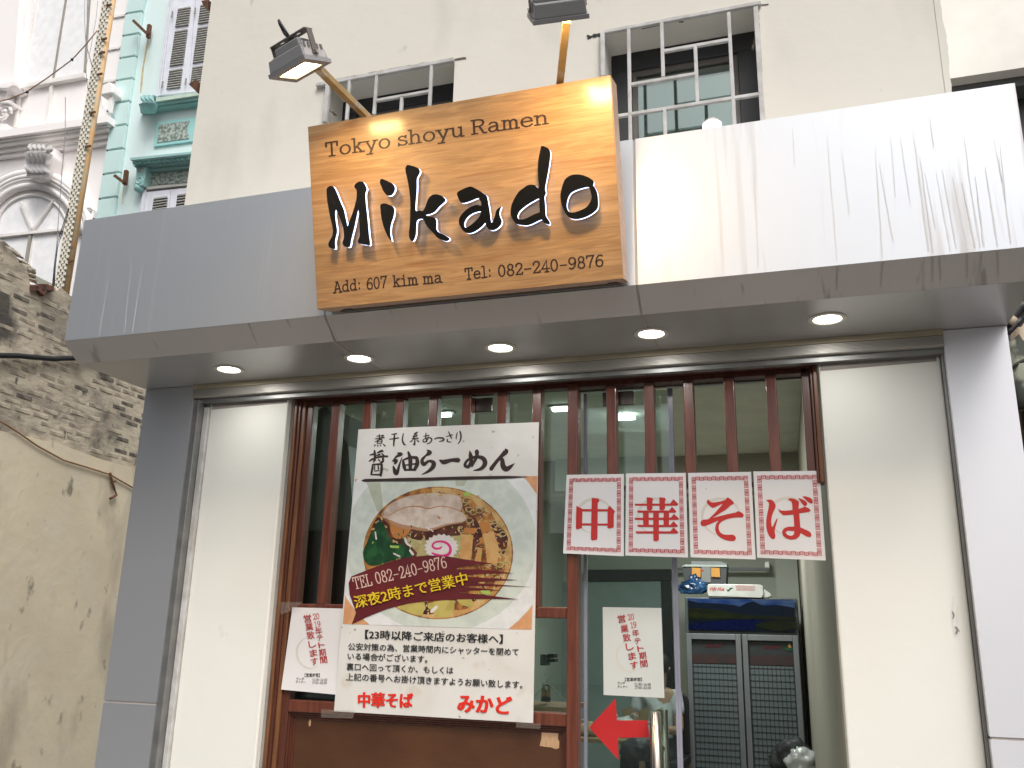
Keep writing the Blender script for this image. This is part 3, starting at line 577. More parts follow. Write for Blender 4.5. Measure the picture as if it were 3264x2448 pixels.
MB().box(lx0+.0285, pxl-.0005, YS+.002, YS+.046, r1b, r1t).build('rail', 'red_wood', scr, bevel=.004)
MB().box(lx0+.0285, pxl-.0005, YS+.002, YS+.046, r2b, r2t).build('rail', 'red_wood', scr, bevel=.004)
MB().box(pxr+.0005, fx1-.0525, YS+.008, YS+.046, PY(2200, 1552, YS).z, PY(2200, 1540, YS).z).build('rail', 'dark_wood', scr, bevel=.003)
zz = lambda x: x*.452+900
for xa, xb in ((345, 400), (568, 622), (793, 848), (1030, 1085), (1265, 1328), (1512, 1578)):
    a = PY(zz(xa), 1310, YS).x; MB().box(a, a+.037, YS, YS+.046, r1t-.001, hz-.0065).build('slat', 'red_wood', scr, bevel=.003)
a = PY(1695.6, 1300, YS).x; MB().box(a, a+.036, YS, YS+.046, r1t-.001, hz-.0065).build('slat', 'red_wood', scr, bevel=.003)
for x in (1932, 2052, 2177, 2307, 2441):
    a = PY(x, 1250, YS).x; MB().box(a, a+.036, YS, YS+.044, PY(2200, 1541, YS).z, hz-.0065).build('slat', 'red_wood', scr, bevel=.003)
# lower panel with stepped moulding
a, b = lx0+.0285, pxl-.0005; c = r2b-.0005
for k in range(3):
    d = .008*k; MB().box(a+d, b-d, YS+.012+k*.006, YS+.03+k*.003, c-.008*(k+1)+.0004, c-.008*k).build('panel_moulding', 'dark_wood', scr, bevel=.002)
    MB().box(a+d, a+d+.0076, YS+.012+k*.006, YS+.03+k*.003, .2, c-.008*(k+1)).build('panel_moulding', 'dark_wood', scr); MB().box(b-d-.0076, b-d, YS+.012+k*.006, YS+.03+k*.003, .2, c-.008*(k+1)).build('panel_moulding', 'dark_wood', scr)
MB().box(a+.024, b-.024, YS+.026, YS+.04, .2, c-.0245).build('lower_panel', 'wood_panel', scr)
BP = lambda x, y, l=0: PY(x, y, YS+.0255-l)
z = Zm(860, 1840, .452)
mb = MB(); poly(mb, BP, z([(1918, 1085), (1935, 1090), (1960, 1087), (2010, 1090), (2035, 1088), (2032, 1140), (2042, 1160), (2040, 1205), (2015, 1212), (1985, 1200), (1940, 1196), (1903, 1188), (1915, 1140)])); mb.build('bare_patch', 'bare_wood', scr)
mb = MB(); poly(mb, BP, z([(285, 995), (291, 1020), (288, 1045), (277, 1055), (273, 1025)])); mb.build('bare_patch', 'bare_wood', scr)
# left glazing behind the slats, dull aluminium rail on top
for (xa, xb) in ((fx0+.03, PY(1600, 1300, .07).x), (PY(1600, 1300, .07).x+.004, pxr-.01)):
    gp = MB().box(xa, xb, .066, .074, .4, PY(1700, 1252, .07).z).build('glass_pane', 'shop_glass', scr)
MB().box(fx0+.03, pxl, .055, .085, PY(1700, 1252, .07).z, PY(1700, 1252, .07).z+.02).build('glass_rail', 'alu', scr)

# ------------------------------------------------------------ open glass door on the right of the post
GD = .085
dxa, dxb = PY(1862, 1800, GD).x, PY(2162, 1900, GD).x; dtz = PY(2124, 1240, GD).z
door = thing('glass_door', 'frameless glass door with steel pull handle right of the wooden post', 'door', ((dxa+dxb)/2, GD, .17))
MB().box(dxa+.012, dxb-.018, GD-.004, GD+.004, .2, dtz).build('pane', 'shop_glass', door)
MB().box(dxa, dxa+.0115, GD-.006, GD+.006, .2, dtz).build('edge_strip', 'glass_edge', door); MB().box(dxb-.0175, dxb-.009, GD-.006, GD+.006, .2, dtz).build('edge_strip', 'glass_edge', door); MB().box(dxb-.0085, dxb, GD-.006, GD+.006, .2, dtz).build('edge_strip', 'glass_edge', door)
hzz = PY(1970, 1252, GD).z
MB().box(PY(1923, 1250, GD).x, PY(2021, 1250, GD).x, GD-.016, GD-.0045, hzz-.052, hzz).build('hinge_patch', 'dark_steel', door, bevel=.002)
MB().box(PY(1510, 1250, GD).x, PY(1580, 1250, GD).x, .05, .062, PY(1550, 1270, .06).z-.055, PY(1550, 1270, .06).z).build('hinge_patch', 'dark_steel', scr, bevel=.002)
MB().box(dxa-.05, fx1-.05, GD-.012, GD+.012, dtz+.004, dtz+.022).build('top_rail', 'alu', door)
hc = PY(2089, 2269, GD-.05); hp = MB()
hp.tube([(hc.x, hc.y, .9), (hc.x, hc.y, hc.z)], .0185, 24)
o = hp.build('handle', 'steel', door, smooth=False); 
for f_ in o.data.polygons: f_.use_smooth = len(f_.vertices) == 4
hc2 = PY(2113, 2261, GD+.05); hp = MB(); hp.tube([(hc2.x, hc2.y, .9), (hc2.x, hc2.y, hc2.z)], .0165, 24); o = hp.build('handle', 'steel', door)
for f_ in o.data.polygons: f_.use_smooth = len(f_.vertices) == 4
mb = MB(); mb.tube([(hc.x, hc.y, hc.z-.12), (hc2.x, hc2.y, hc.z-.12)], .008, 10); mb.build('handle_stem', 'steel', door)

# ------------------------------------------------------------ recessed downlights in the soffit
mat('ring_beige', (.62, .58, .50), ro=.4)
pos = ((730, 1176), (1145, 1141), (1595, 1107), (2076, 1062), (2637, 1015))
lab = ('lit round downlight in the soffit above the left plaster pier, leftmost of five', 'lit round downlight second from the left, beside the brown run under the canopy', 'middle one of five lit round downlights under the canopy, right below the sign board',
       'lit round downlight under the canopy crossed by the panel joint, fourth from left', 'lit round downlight nearest the right pillar, large and rightmost of five')
for (px, py), lb in zip(pos, lab):
    c = PZ(px, py, ZS); c.z = ZS
    d = thing('downlight', lb, 'downlight', c, 'recessed downlights under the canopy')
    ring = MB(); n = 32
    prof = [(.057, -.0005), (.056, -.004), (.044, -.005), (.0415, -.002), (.0405, .001)]
    for k in range(n):
        for j in range(len(prof)-1):
            a1, a2 = 2*math.pi*k/n, 2*math.pi*(k+1)/n; (ra, za), (rb, zb) = prof[j], prof[j+1]
            ring.quad(*[(c.x+r_*math.cos(q), c.y+r_*math.sin(q), c.z+z_) for r_, z_, q in ((ra, za, a1), (rb, zb, a1), (rb, zb, a2), (ra, za, a2))])
    ring.build('trim_ring', 'ring_beige', d, smooth=True)
    mb = MB(); mb.tube([c+Vector((0, 0, -.0025)), c+Vector((0, 0, -.001))], .040, 32); mb.build('diffuser', 'downlight_glow', d)
    ld = bpy.data.lights.new('downlight_lamp', 'AREA'); ld.shape = 'DISK'; ld.size = .075; ld.energy = .7; ld.color = (1, .98, .94)
    lo = bpy.data.objects.new('downlight_lamp', ld); COL.objects.link(lo); lo.parent = d; lo.location = (0, 0, -.006)
mb = MB(); WP = lambda x, y, l=0: PY(x, y, YW-.0006-l)
for s_ in ([(3040, 1900, 2), (3036, 1960, 7), (3044, 2030, 3)], [(3052, 1930, 1.5), (3050, 1990, 3), (3054, 2040, 1)]): brush(mb, WP, s_, 1)
mat('scuff', (.60, .59, .62), (.72, .71, .70), 30, .8); mb.build('scuff_mark', 'scuff', shop)
mb = MB()
for s_ in ([(3036, 1950, 4), (3040, 1962, 6), (3037, 1972, 3)], [(3046, 1998, 5), (3052, 2008, 8), (3047, 2020, 5)], [(3056, 2008, 2), (3058, 2014, 2)]): brush(mb, WP, s_, 2, .0008)
mb.build('scuff_mark', 'grey_dust_wall', shop)
# brown run from the panel joint over the soffit past the second lamp
mb = MB()
pts = [(915, 95), (935, 170), (960, 240)]; pts2 = [(965, 243), (1000, 268), (1030, 285), (1050, 300)]
z = Zm(500, 950, .5877)
nv = Vector((0, -.63, -.77))*.001
for pts_ in ([(915, 90, 6), (940, 175, 6), (964, 240, 7)], [(945, 105, 3), (960, 170, 3), (980, 228, 3)]):
    q = z(pts_)
    def onch(x, y, l=0):
        d = ray(x, y); n_ = Vector((0, -.067, -.082)).normalized(); p0 = Vector((0, YF, ZB)); t = (p0-CAM).dot(n_)/d.dot(n_); return CAM+d*t+n_*(.001+l)
    brush(mb, onch, [(a_[0], a_[1], a_[2]*.58) for a_ in q], 0, 0)
def onso(x, y, l=0): d = PZ(x, y, ZS-.001-l); return d
brush(mb, onso, [(a_[0], a_[1], a_[2]*.58) for a_ in z([(964, 243, 7), (1000, 268, 6), (1050, 300, 5)])], 0, 0)
brush(mb, onso, [(2050, 1013, 5), (2062, 1040, 4)], 0, 0); brush(mb, onso, [(2085, 1085, 4), (2092, 1100, 3)], 0, 0)
mb.build('water_run', 'drip_dark', canopy)
# ============================================================ SIGN BOARD
T_ = math.radians(14.82); SB = Vector((-1.468, -.650, 2.605)); SW, SH, SD = 1.0155, .606, .088
ex = Vector((1, 0, 0)); eu = Vector((0, -math.sin(T_), math.cos(T_))); en = Vector((0, -math.cos(T_), -math.sin(T_)))
def SP(x, y, l=0): d = ray(x, y); p0 = SB+en*l; t = (p0-CAM).dot(en)/d.dot(en); return CAM+d*t
sign = thing('sign_board', 'wood grain sign board with black brush lettering and warm lamps over it', 'sign', SB+ex*SW/2)
A, B, C_, D = SB, SB+ex*SW, SB+ex*SW+eu*SH, SB+eu*SH
bx = MB().extr([A, B, C_, D], -en*SD); o = fixn(bx.build('panel', 'sign_wood', sign, bevel=.0015))
# laminate ends of the box (thin edge sheets) with seams, and the dark tray underneath
e_ = .0012
fixn(MB().extr([B+ex*.0002-en*.002, B+ex*.0002-en*(SD-.002), B+ex*.0002-en*(SD-.002)+eu*(SH-.002), B+ex*.0002-en*.002+eu*(SH-.002)], ex*e_).build('edge_sheet', 'sign_edge', sign))
fixn(MB().extr([A-eu*.0002-en*.002+ex*.002, B-eu*.0002-en*.002-ex*.002, B-eu*.0002-en*(SD-.002)-ex*.002, A-eu*.0002-en*(SD-.002)+ex*.002], -eu*e_).build('edge_sheet', 'sign_edge', sign))
u_ = MB().extr([A+ex*.05-en*.066-eu*.0016, B-ex*.02-en*.066-eu*.0016, B-ex*.02-en*(SD-.004)-eu*.0016, A+ex*.05-en*(SD-.004)-eu*.0016], -eu*.006); fixn(u_.build('bottom_tray', 'bracket_grey', sign))
for x in (.07, .96): fixn(MB().extr([A+ex*x-en*.045-eu*.0016, A+ex*(x+.03)-en*.045-eu*.0016, A+ex*(x+.03)-en*.065-eu*.0016, A+ex*x-en*.065-eu*.0016], -eu*.004).build('mount_clip', 'dark_steel', sign))
# raised letters: 15 mm lit acrylic body standing off the board, black face
zA = Zm(980, 440, .23508); zB = Zm(1420, 440, .23508)
LET = {
 'letter_m': [zA([(258,700),(275,665),(310,648),(345,655),(372,690),(400,750),(430,830),(460,900),(490,970),(510,1060),(530,1150),(540,1200),(560,1150),(590,1070),(620,990),(645,900),(662,830),(668,760),(664,700),(636,668),(640,635),(670,605),(710,588),(750,595),(775,625),(795,670),(800,700),(785,740),(783,800),(790,900),(805,1030),(820,1180),(832,1320),(848,1450),(800,1450),(735,1440),(690,1425),(683,1390),(700,1350),(708,1300),(705,1180),(700,1080),(695,1010),(685,975),(660,1080),(640,1180),(615,1280),(590,1380),(570,1475),(520,1475),(485,1455),(475,1410),(490,1370),(495,1310),(485,1220),(455,1130),(425,1050),(400,1000),(385,970),(372,1010),(375,1080),(385,1160),(398,1240),(395,1290),(380,1350),(370,1420),(375,1500),(330,1500),(290,1475),(283,1430),(300,1390),(325,1350),(342,1300),(345,1240),(330,1160),(310,1080),(290,980),(272,880),(262,800)])],
 'letter_i_dot': [zA([(1000,552),(1050,568),(1110,595),(1160,625),(1182,665),(1180,710),(1160,750),(1130,778),(1085,780),(1050,750),(1020,700),(995,640),(980,590)])],
 'letter_i_stem': [zA([(988,905),(1030,887),(1070,890),(1120,910),(1160,930),(1175,970),(1172,1020),(1160,1080),(1135,1150),(1122,1220),(1120,1290),(1130,1350),(1140,1400),(1110,1370),(1080,1320),(1050,1250),(1020,1160),(1000,1060),(990,970)])],
 'letter_k': [zA([(1330,400),(1352,365),(1400,372),(1460,390),(1505,412),(1522,445),(1515,480),(1492,520),(1480,560),(1480,640),(1478,720),(1472,800),(1465,880),(1462,960),(1475,990),(1520,980),(1560,990),(1590,950),(1608,900),(1630,840),(1670,785),(1720,762),(1780,768),(1830,790),(1862,820),(1870,850),(1835,885),(1790,925),(1750,970),(1715,1005),(1660,1030),(1605,1045),(1660,1065),(1710,1075),(1740,1100),(1748,1160),(1745,1220),(1760,1260),(1800,1285),(1860,1315),(1915,1350),(1925,1375),(1890,1398),(1860,1395),(1800,1375),(1745,1335),(1700,1280),(1640,1220),(1600,1160),(1575,1110),(1540,1095),(1490,1110),(1475,1160),(1472,1240),(1465,1320),(1440,1380),(1420,1400),(1385,1365),(1375,1290),(1385,1200),(1390,1100),(1392,1000),(1395,880),(1385,760),(1370,640),(1345,520),(1330,450)])],
 'letter_a': [zB([(155,750),(180,720),(240,690),(300,665),(350,658),(400,680),(460,715),(520,755),(558,785),(570,830),(582,900),(595,970),(605,1050),(612,1110),(625,1150),(650,1110),(670,1050),(685,990),(705,960),(755,930),(735,980),(732,1040),(750,1090),(762,1130),(745,1180),(700,1225),(650,1250),(600,1245),(565,1215),(545,1170),(535,1150),(500,1190),(440,1240),(380,1275),(320,1292),(270,1280),(225,1240),(190,1180),(180,1120),(200,1060),(250,1000),(310,950),(370,920),(430,905),(485,918),(480,870),(465,840),(440,812),(380,835),(320,860),(260,878),(215,878),(185,840),(165,795)]),
              zB([(480,995),(430,1000),(370,1020),(310,1060),(270,1110),(250,1170),(268,1215),(300,1205),(360,1165),(420,1110),(460,1060)])],
 'letter_d': [zB([(1305,105),(1350,118),(1400,145),(1418,180),(1420,240),(1410,330),(1395,430),(1375,540),(1355,640),(1350,700),(1362,745),(1342,790),(1345,850),(1352,930),(1355,1010),(1362,1060),(1395,1110),(1415,1150),(1405,1175),(1365,1165),(1325,1140),(1300,1105),(1240,1130),(1170,1165),(1100,1185),(1030,1180),(965,1165),(915,1110),(885,1040),(885,960),(905,880),(950,790),(1000,720),(1060,675),(1110,640),(1170,632),(1220,645),(1265,685),(1262,600),(1255,500),(1252,400),(1258,300),(1275,210),(1290,140)]),
              zB([(1268,820),(1200,850),(1130,890),(1060,940),(1000,995),(975,1050),(985,1090),(1030,1105),(1090,1090),(1160,1055),(1230,1020),(1275,1005),(1272,920)])],
 'letter_o': [zB([(1618,565),(1660,525),(1720,498),(1790,492),(1870,505),(1940,535),(2000,575),(2012,605),(2000,635),(2020,665),(2050,720),(2065,790),(2070,870),(2065,940),(2030,990),(1970,1035),(1900,1070),(1820,1095),(1750,1100),(1690,1085),(1640,1040),(1600,970),(1570,890),(1557,800),(1565,720),(1590,630)]),
              zB([(1940,665),(1880,672),(1800,695),(1720,730),(1675,780),(1650,850),(1642,920),(1655,970),(1690,1008),(1760,1005),(1840,975),(1900,945),(1940,900),(1975,840),(1980,790),(1965,720)])]}
HF, HG0 = .026, .0135          # face height and back of the lit body above the board
def extr_loops(loops, fn, l0, l1, sides=True, top=True, bottom=False):
    mb = MB(); tr = geometry.tessellate_polygon([[Vector((p[0], p[1], 0)) for p in l] for l in loops]); fl = [p for l in loops for p in l]; n = len(fl)
    hi = [fn(p[0], p[1], HF) for p in fl]       # outline is where the face is seen; the body goes straight back from it
    a = [q+en*(l1-HF) for q in hi]; b = [q+en*(l0-HF) for q in hi]
    fs = []
    if top: fs += [tuple(t) for t in tr]
    if bottom: fs += [tuple(i+n for i in t) for t in tr]
    k = 0
    for l in loops:
        m = len(l)
        if sides: fs += [(k+i, k+(i+1) % m, k+(i+1) % m+n, k+i+n) for i in range(m)]
        k += m
    mb.add(a+b, fs); return mb
for nm, loops in LET.items():
    lp_ = [smooth_poly(l, 2) for l in loops]
    o = extr_loops(lp_, SP, HF-.003, HF, bottom=True).build(nm, 'letter_black', sign); fixn(o)
    g_ = extr_loops(lp_, SP, HG0, HF-.0031, bottom=False, top=False).build('lit_edge', 'letter_glow', o)
    s_ = extr_loops(lp_, SP, HG0-.001, HG0, bottom=True).build('back_plate', 'grille_white', o)
# flat vinyl lettering
def sign_word(s, p0, p1, h, wv=.125, wh=.095):
    z = Zm(960, 240, .4792); p0, p1 = z([p0, p1]); mb = MB()
    a, b = SP(*p0), SP(*p1); hh = h*.4792/F*((a+b)/2-CAM).dot(FW)*1.0
    lay, w_ = slab_text(s, wv, wh)
    for k, (vs, fs) in lay: mb.add([a+(b-a)*(q[0]/w_)+eu*hh*q[1]+en*(.0005+k*.0001) for q in vs], fs)
    mb.build('lettering', 'ink', sign)
sign_word('Tokyo', (162, 542), (597, 478), 92); sign_word('shoyu', (640, 470), (1087, 402), 92); sign_word('Ramen', (1133, 393), (1647, 320), 92)
sign_word('Add:', (216, 1448), (400, 1422), 70, .135, .115); sign_word('607', (436, 1425), (574, 1410), 74, .135, .115); sign_word('kim', (612, 1406), (778, 1390), 72, .135, .115); sign_word('ma', (812, 1388), (940, 1375), 72, .135, .115)
sign_word('Tel:', (1090, 1360), (1268, 1338), 74, .135, .115); sign_word('082-240-9876', (1310, 1340), (2014, 1268), 76, .135, .115)

# ============================================================ FLOODLIGHTS
def floodlight(label, base, tip, lamp_c, dirv, width, cable, roll):
    """yellow square arm from behind the board to a grey housing; lens looks along dirv"""
    t = thing('floodlight', label, 'floodlight', base, 'floodlights on arms over the sign board')
    MB().bar(base, tip, .021, .021).build('arm', 'gold_paint', t, bevel=.001)
    d = dirv.normalized(); x = (ex-d*ex.dot(d)).normalized(); x = (x*math.cos(roll)+d.cross(x)*math.sin(roll)).normalized(); y = d.cross(x)   # x along the width
    Q = lambda a, b, c: lamp_c+x*a+y*b+d*c
    def rbox(a0, a1, b0, b1, c0, c1, tap=0):
        v = [Q(a0, b0, c0), Q(a1, b0, c0), Q(a1, b1, c0), Q(a0, b1, c0), Q(a0-tap, b0-tap, c1), Q(a1+tap, b0-tap, c1), Q(a1+tap, b1+tap, c1), Q(a0-tap, b1+tap, c1)]
        m_ = MB().add(v, [(0, 1, 2, 3), (7, 6, 5, 4), (0, 4, 5, 1), (1, 5, 6, 2), (2, 6, 7, 3), (3, 7, 4, 0)]); return m_
    w2 = width/2; h2 = width*.36
    fixn(rbox(-w2, w2, -h2, h2, -.045, -.008, .004).build('housing', 'lamp_grey', t, bevel=.003))
    fr = MB()
    for q in ((-w2-.008, w2+.008, h2-.012, h2+.008), (-w2-.008, w2+.008, -h2-.008, -h2+.012), (-w2-.008, -w2+.014, -h2+.0121, h2-.0121), (w2-.014, w2+.008, -h2+.0121, h2-.0121)):
        m_ = rbox(q[0], q[1], q[2], q[3], -.0078, .004); fr.add(m_.v, m_.f)
    fixn(fr.build('front_frame', 'lamp_grey', t))
    fixn(rbox(-w2*.72, w2*.72, -h2*.62, h2*.62, -.075, -.0455).build('driver_box', 'lamp_grey', t, bevel=.004))
    fixn(rbox(w2+.0005, w2+.0035, -h2*.9, h2*.9, -.052, -.008).build('side_plate', 'lamp_grey_light', t, bevel=.001))
    for k in range(5): fixn(rbox(w2+.0036, w2+.006, -h2*.75+k*h2*.36, -h2*.6+k*h2*.36, -.05, -.036).build('cooling_slot', 'bracket_grey', t))
    for k in range(4): fixn(rbox(-w2*.95, w2*.95, -h2*.9+k*h2*.52, -h2*.86+k*h2*.52, -.052, -.0453).build('fin', 'lamp_grey', t))
    fixn(rbox(-.012, .012, -h2-.0105, -h2-.0045, -.03, -.014).build('clip', 'lamp_grey_light', t, bevel=.001))
    fixn(rbox(-w2*.35, -w2*.02, -h2-.0052, -h2-.0045, -.040, -.020).build('rating_label', 'paper_grey', t))
    fixn(rbox(-w2+.0145, w2-.0145, -h2+.0125, h2-.0125, -.004, -.002).build('lens', 'flood_glow', t))
    # U bracket: back strap with two slots and two side arms to the pivots
    br = MB()
    zb_ = -.092
    for q in ((-w2-.006, -w2*.62), (-w2*.38, w2*.38), (w2*.62, w2+.006)):
        m_ = rbox(q[0], q[1], -.017, .017, zb_-.003, zb_); br.add(m_.v, m_.f)
    for a_ in (-.5, .5):
        for bb in ((-.017, -.0055), (.0055, .017)):
            m_ = rbox(w2*a_-w2*.12, w2*a_+w2*.12, bb[0], bb[1], zb_-.003, zb_); br.add(m_.v, m_.f)
    for s_ in (-1, 1):
        m_ = rbox(s_*(w2+.0065)-.0015, s_*(w2+.0065)+.0015, -.011, .011, zb_, -.018); br.add(m_.v, m_.f)
    fixn(br.build('bracket', 'bracket_grey', t))
    for s_ in (-1, 1):
        m_ = MB().tube([Q(s_*(w2+.0085), 0, -.024), Q(s_*(w2+.013), 0, -.024)], .006, 10); m_.build('pivot_bolt', 'steel', t)
    m_ = MB().tube([Q(0, 0, -.076), Q(0, 0, -.088)], .009, 12); m_.build('cable_gland', 'steel', t)
    if cable: MB().tube([Q(0, 0, -.088), Q(-.006, .004, -.115), Q(-.014, .006, -.14), Q(-.020, .004, -.155), Q(-.026, -.002, -.15), Q(-.024, -.008, -.12), Q(-.012, -.016, -.09), Q(.0, -.02, -.06)], .0042, 8).build('power_cable', 'cable_black', t, smooth=True)
    ld = bpy.data.lights.new('flood_lamp', 'AREA'); ld.shape = 'RECTANGLE'; ld.size = width*.8; ld.size_y = width*.5; ld.energy = 1.9; ld.color = (1, .65, .26); ld.spread = math.radians(140)
    lo = bpy.data.objects.new('flood_lamp', ld); COL.objects.link(lo); lo.parent = t; lo.location = Q(0, 0, .006)-base; lo.rotation_euler = d.to_track_quat('-Z', 'Y').to_euler()
    return t
lampc = PY(957, 222, -1.10); b1 = PY(1190, 392, -.70)
tip1 = PY(1012, 216, -1.06)
floodlight('grey floodlight lit warm over the upper left corner of the sign, lens glowing', b1, tip1, lampc, Vector((.20, .42, -.95)), .136, True, math.radians(14))
lampc2 = PY(1778, 52, -1.12); b2 = PY(1781, 300, -.72); tip2 = PY(1806, 62, -1.08)
floodlight('grey floodlight seen from behind above the right sign end, cut by photo top', b2, tip2, lampc2, Vector((-.12, .72, -.62)), .132, False, math.radians(-20))

# ============================================================ PAPERS
def sheet_map(q, y0, bulge):        # returns f(px, py, lift) on a gently bowed sheet; q = TL, TR, BR, BL pixels
    cx = sum(p[0] for p in q)/4; c_y = sum(p[1] for p in q)/4; hw = (q[1][0]-q[0][0])/2; hh = (q[3][1]-q[0][1])/2
    def f(x, y, l=0):
        v = (y-c_y)/hh; u = (x-cx)/hw
        return PY(x, y, y0-l-bulge(u, v))
    return f
def sheet(name, q, f, m, parent=None, nx=8, ny=12, thick=.0006):
    mb = MB(); g_ = []
    for j in range(ny+1):
        for i in range(nx+1):
            u, v = i/nx, j/ny
            x = (q[0][0]*(1-u)+q[1][0]*u)*(1-v)+(q[3][0]*(1-u)+q[2][0]*u)*v; y = (q[0][1]*(1-u)+q[1][1]*u)*(1-v)+(q[3][1]*(1-u)+q[2][1]*u)*v
            g_.append((x, y))
    n = len(g_); fs = []
    for j in range(ny):
        for i in range(nx): a_ = j*(nx+1)+i; fs.append((a_, a_+nx+1, a_+nx+2, a_+1))
    rim = [i for i in range(nx+1)] + [j*(nx+1)+nx for j in range(1, ny+1)] + [ny*(nx+1)+i for i in range(nx-1, -1, -1)] + [j*(nx+1) for j in range(ny-1, 0, -1)]
    fs2 = fs + [tuple(i+n for i in reversed(t)) for t in fs] + [(rim[k], rim[(k+1) % len(rim)], rim[(k+1) % len(rim)]+n, rim[k]+n) for k in range(len(rim))]
    mb.add([f(x, y, 0) for x, y in g_]+[f(x, y, -thick) for x, y in g_], fs2)
    o = fixn(mb.build(name, m, parent)); return o
def lerpq(q, u, v):
    return ((q[0][0]*(1-u)+q[1][0]*u)*(1-v)+(q[3][0]*(1-u)+q[2][0]*u)*v, (q[0][1]*(1-u)+q[1][1]*u)*(1-v)+(q[3][1]*(1-u)+q[2][1]*u)*v)
G5 = Zm(1780, 1500, .20796); G6 = Zm(2160, 1500, .22604)
papers = [
 ([(1806,1513.5),(1988.6,1510.8),(1988.6,1772.8),(1795,1763.7)], 'leftmost of the four sheets, a boxed red character with a long central stroke', [(0, G5([(510,418),(610,428),(630,450),(622,475),(603,495),(601,760),(598,1040),(585,1062),(520,1072),(498,1055),(503,760)])), (1, G5([(275,540),(375,590),(508,590),(506,625),(368,625),(362,808),(503,808),(502,842),(362,842),(360,880),(290,903),(266,890)])), (2, G5([(600,590),(748,592),(782,535),(868,625),(850,660),(848,870),(785,890),(750,875),(750,842),(598,842),(598,812),(752,810),(752,625),(600,625)]))]),
 ([(1995.6,1509.4),(2185.9,1507.3),(2193.2,1777),(1993.1,1770.7)], 'second of four from the left, a dense red character of crossing strokes', [(0, G5([(1168,507),(1710,505),(1762,438),(1842,515),(1820,538),(1175,538)])), (1, G5([(1352,408),(1430,415),(1455,442),(1440,470),(1442,585),(1415,612),(1358,600)])), (2, G5([(1545,408),(1625,415),(1648,440),(1632,470),(1635,580),(1600,612),(1550,600)])), (3, G5([(1208,612),(1695,612),(1742,556),(1808,625),(1790,645),(1215,645)])), (3, G5([(1168,722),(1722,720),(1770,663),(1852,738),(1830,755),(1175,755)])), (3, G5([(1208,832),(1715,832),(1765,775),(1835,850),(1815,865),(1218,863)])), (3, G5([(1182,930),(1715,930),(1765,870),(1842,950),(1820,965),(1190,963)])), (0, G5([(1295,630),(1385,630),(1385,840),(1300,840)])), (4, G5([(1452,620),(1540,620),(1540,1060),(1530,1075),(1480,1083),(1455,1065)])), (0, G5([(1612,630),(1697,630),(1695,840),(1612,840)]))]),
 ([(2193.2,1507.5),(2393.9,1504),(2408.6,1783.2),(2201.1,1776.2)], 'third of four from the left, a zigzag red character with a hook', [(0, G6(smooth_poly([(440,408),(455,435),(490,450),(560,442),(640,425),(680,405),(700,377),(750,405),(792,450),(780,475),(740,495),(680,550),(600,600),(540,640),(490,665),(600,640),(700,615),(820,590),(850,572),(900,590),(932,625),(915,660),(860,660),(760,668),(680,690),(620,720),(585,760),(580,820),(600,870),(650,900),(720,905),(780,903),(818,935),(815,975),(780,995),(700,985),(620,955),(560,905),(530,840),(535,780),(550,740),(575,705),(480,745),(390,780),(345,780),(322,750),(335,705),(380,690),(430,685),(480,640),(540,580),(590,520),(635,468),(560,500),(500,527),(460,505),(415,460),(415,425)], 2)))]),
 ([(2401.4,1502.7),(2612.7,1500.7),(2632.3,1786.6),(2413.6,1777.5)], 'rightmost of four, a red character with a loop and two dashes', [(0, G6(smooth_poly([(1247,420),(1300,407),(1345,425),(1380,480),(1375,530),(1350,580),(1325,660),(1320,740),(1332,800),(1360,750),(1390,690),(1410,670),(1400,720),(1380,790),(1368,860),(1378,920),(1365,960),(1330,960),(1290,920),(1260,850),(1248,760),(1255,660),(1275,560),(1288,480),(1280,445)], 2))),
   (1, [G6([(1415,535),(1460,565),(1540,565),(1620,556),(1615,470),(1600,430),(1553,412),(1580,390),(1640,395),(1705,430),(1712,460),(1704,540),(1745,528),(1790,508),(1850,530),(1878,565),(1850,582),(1716,602),(1722,700),(1730,800),(1800,830),(1870,865),(1890,910),(1870,940),(1820,930),(1735,880),(1715,930),(1670,965),(1600,975),(1530,955),(1485,915),(1472,860),(1500,815),(1560,790),(1645,790),(1640,700),(1632,618),(1560,625),(1490,630),(1440,590)]), G6([(1520,865),(1560,845),(1645,852),(1640,900),(1600,922),(1545,905)])]), (2, G6(smooth_poly([(1702,388),(1760,405),(1815,440),(1825,480),(1790,502),(1750,460),(1725,420)], 2))), (2, G6(smooth_poly([(1762,362),(1820,367),(1880,390),(1907,430),(1895,465),(1850,450),(1800,405)], 2)))])]
MEA = [(0, 0), (0, 1), (1, 1), (1, .18), (.34, .18), (.34, .68), (.70, .68), (.70, .46)]
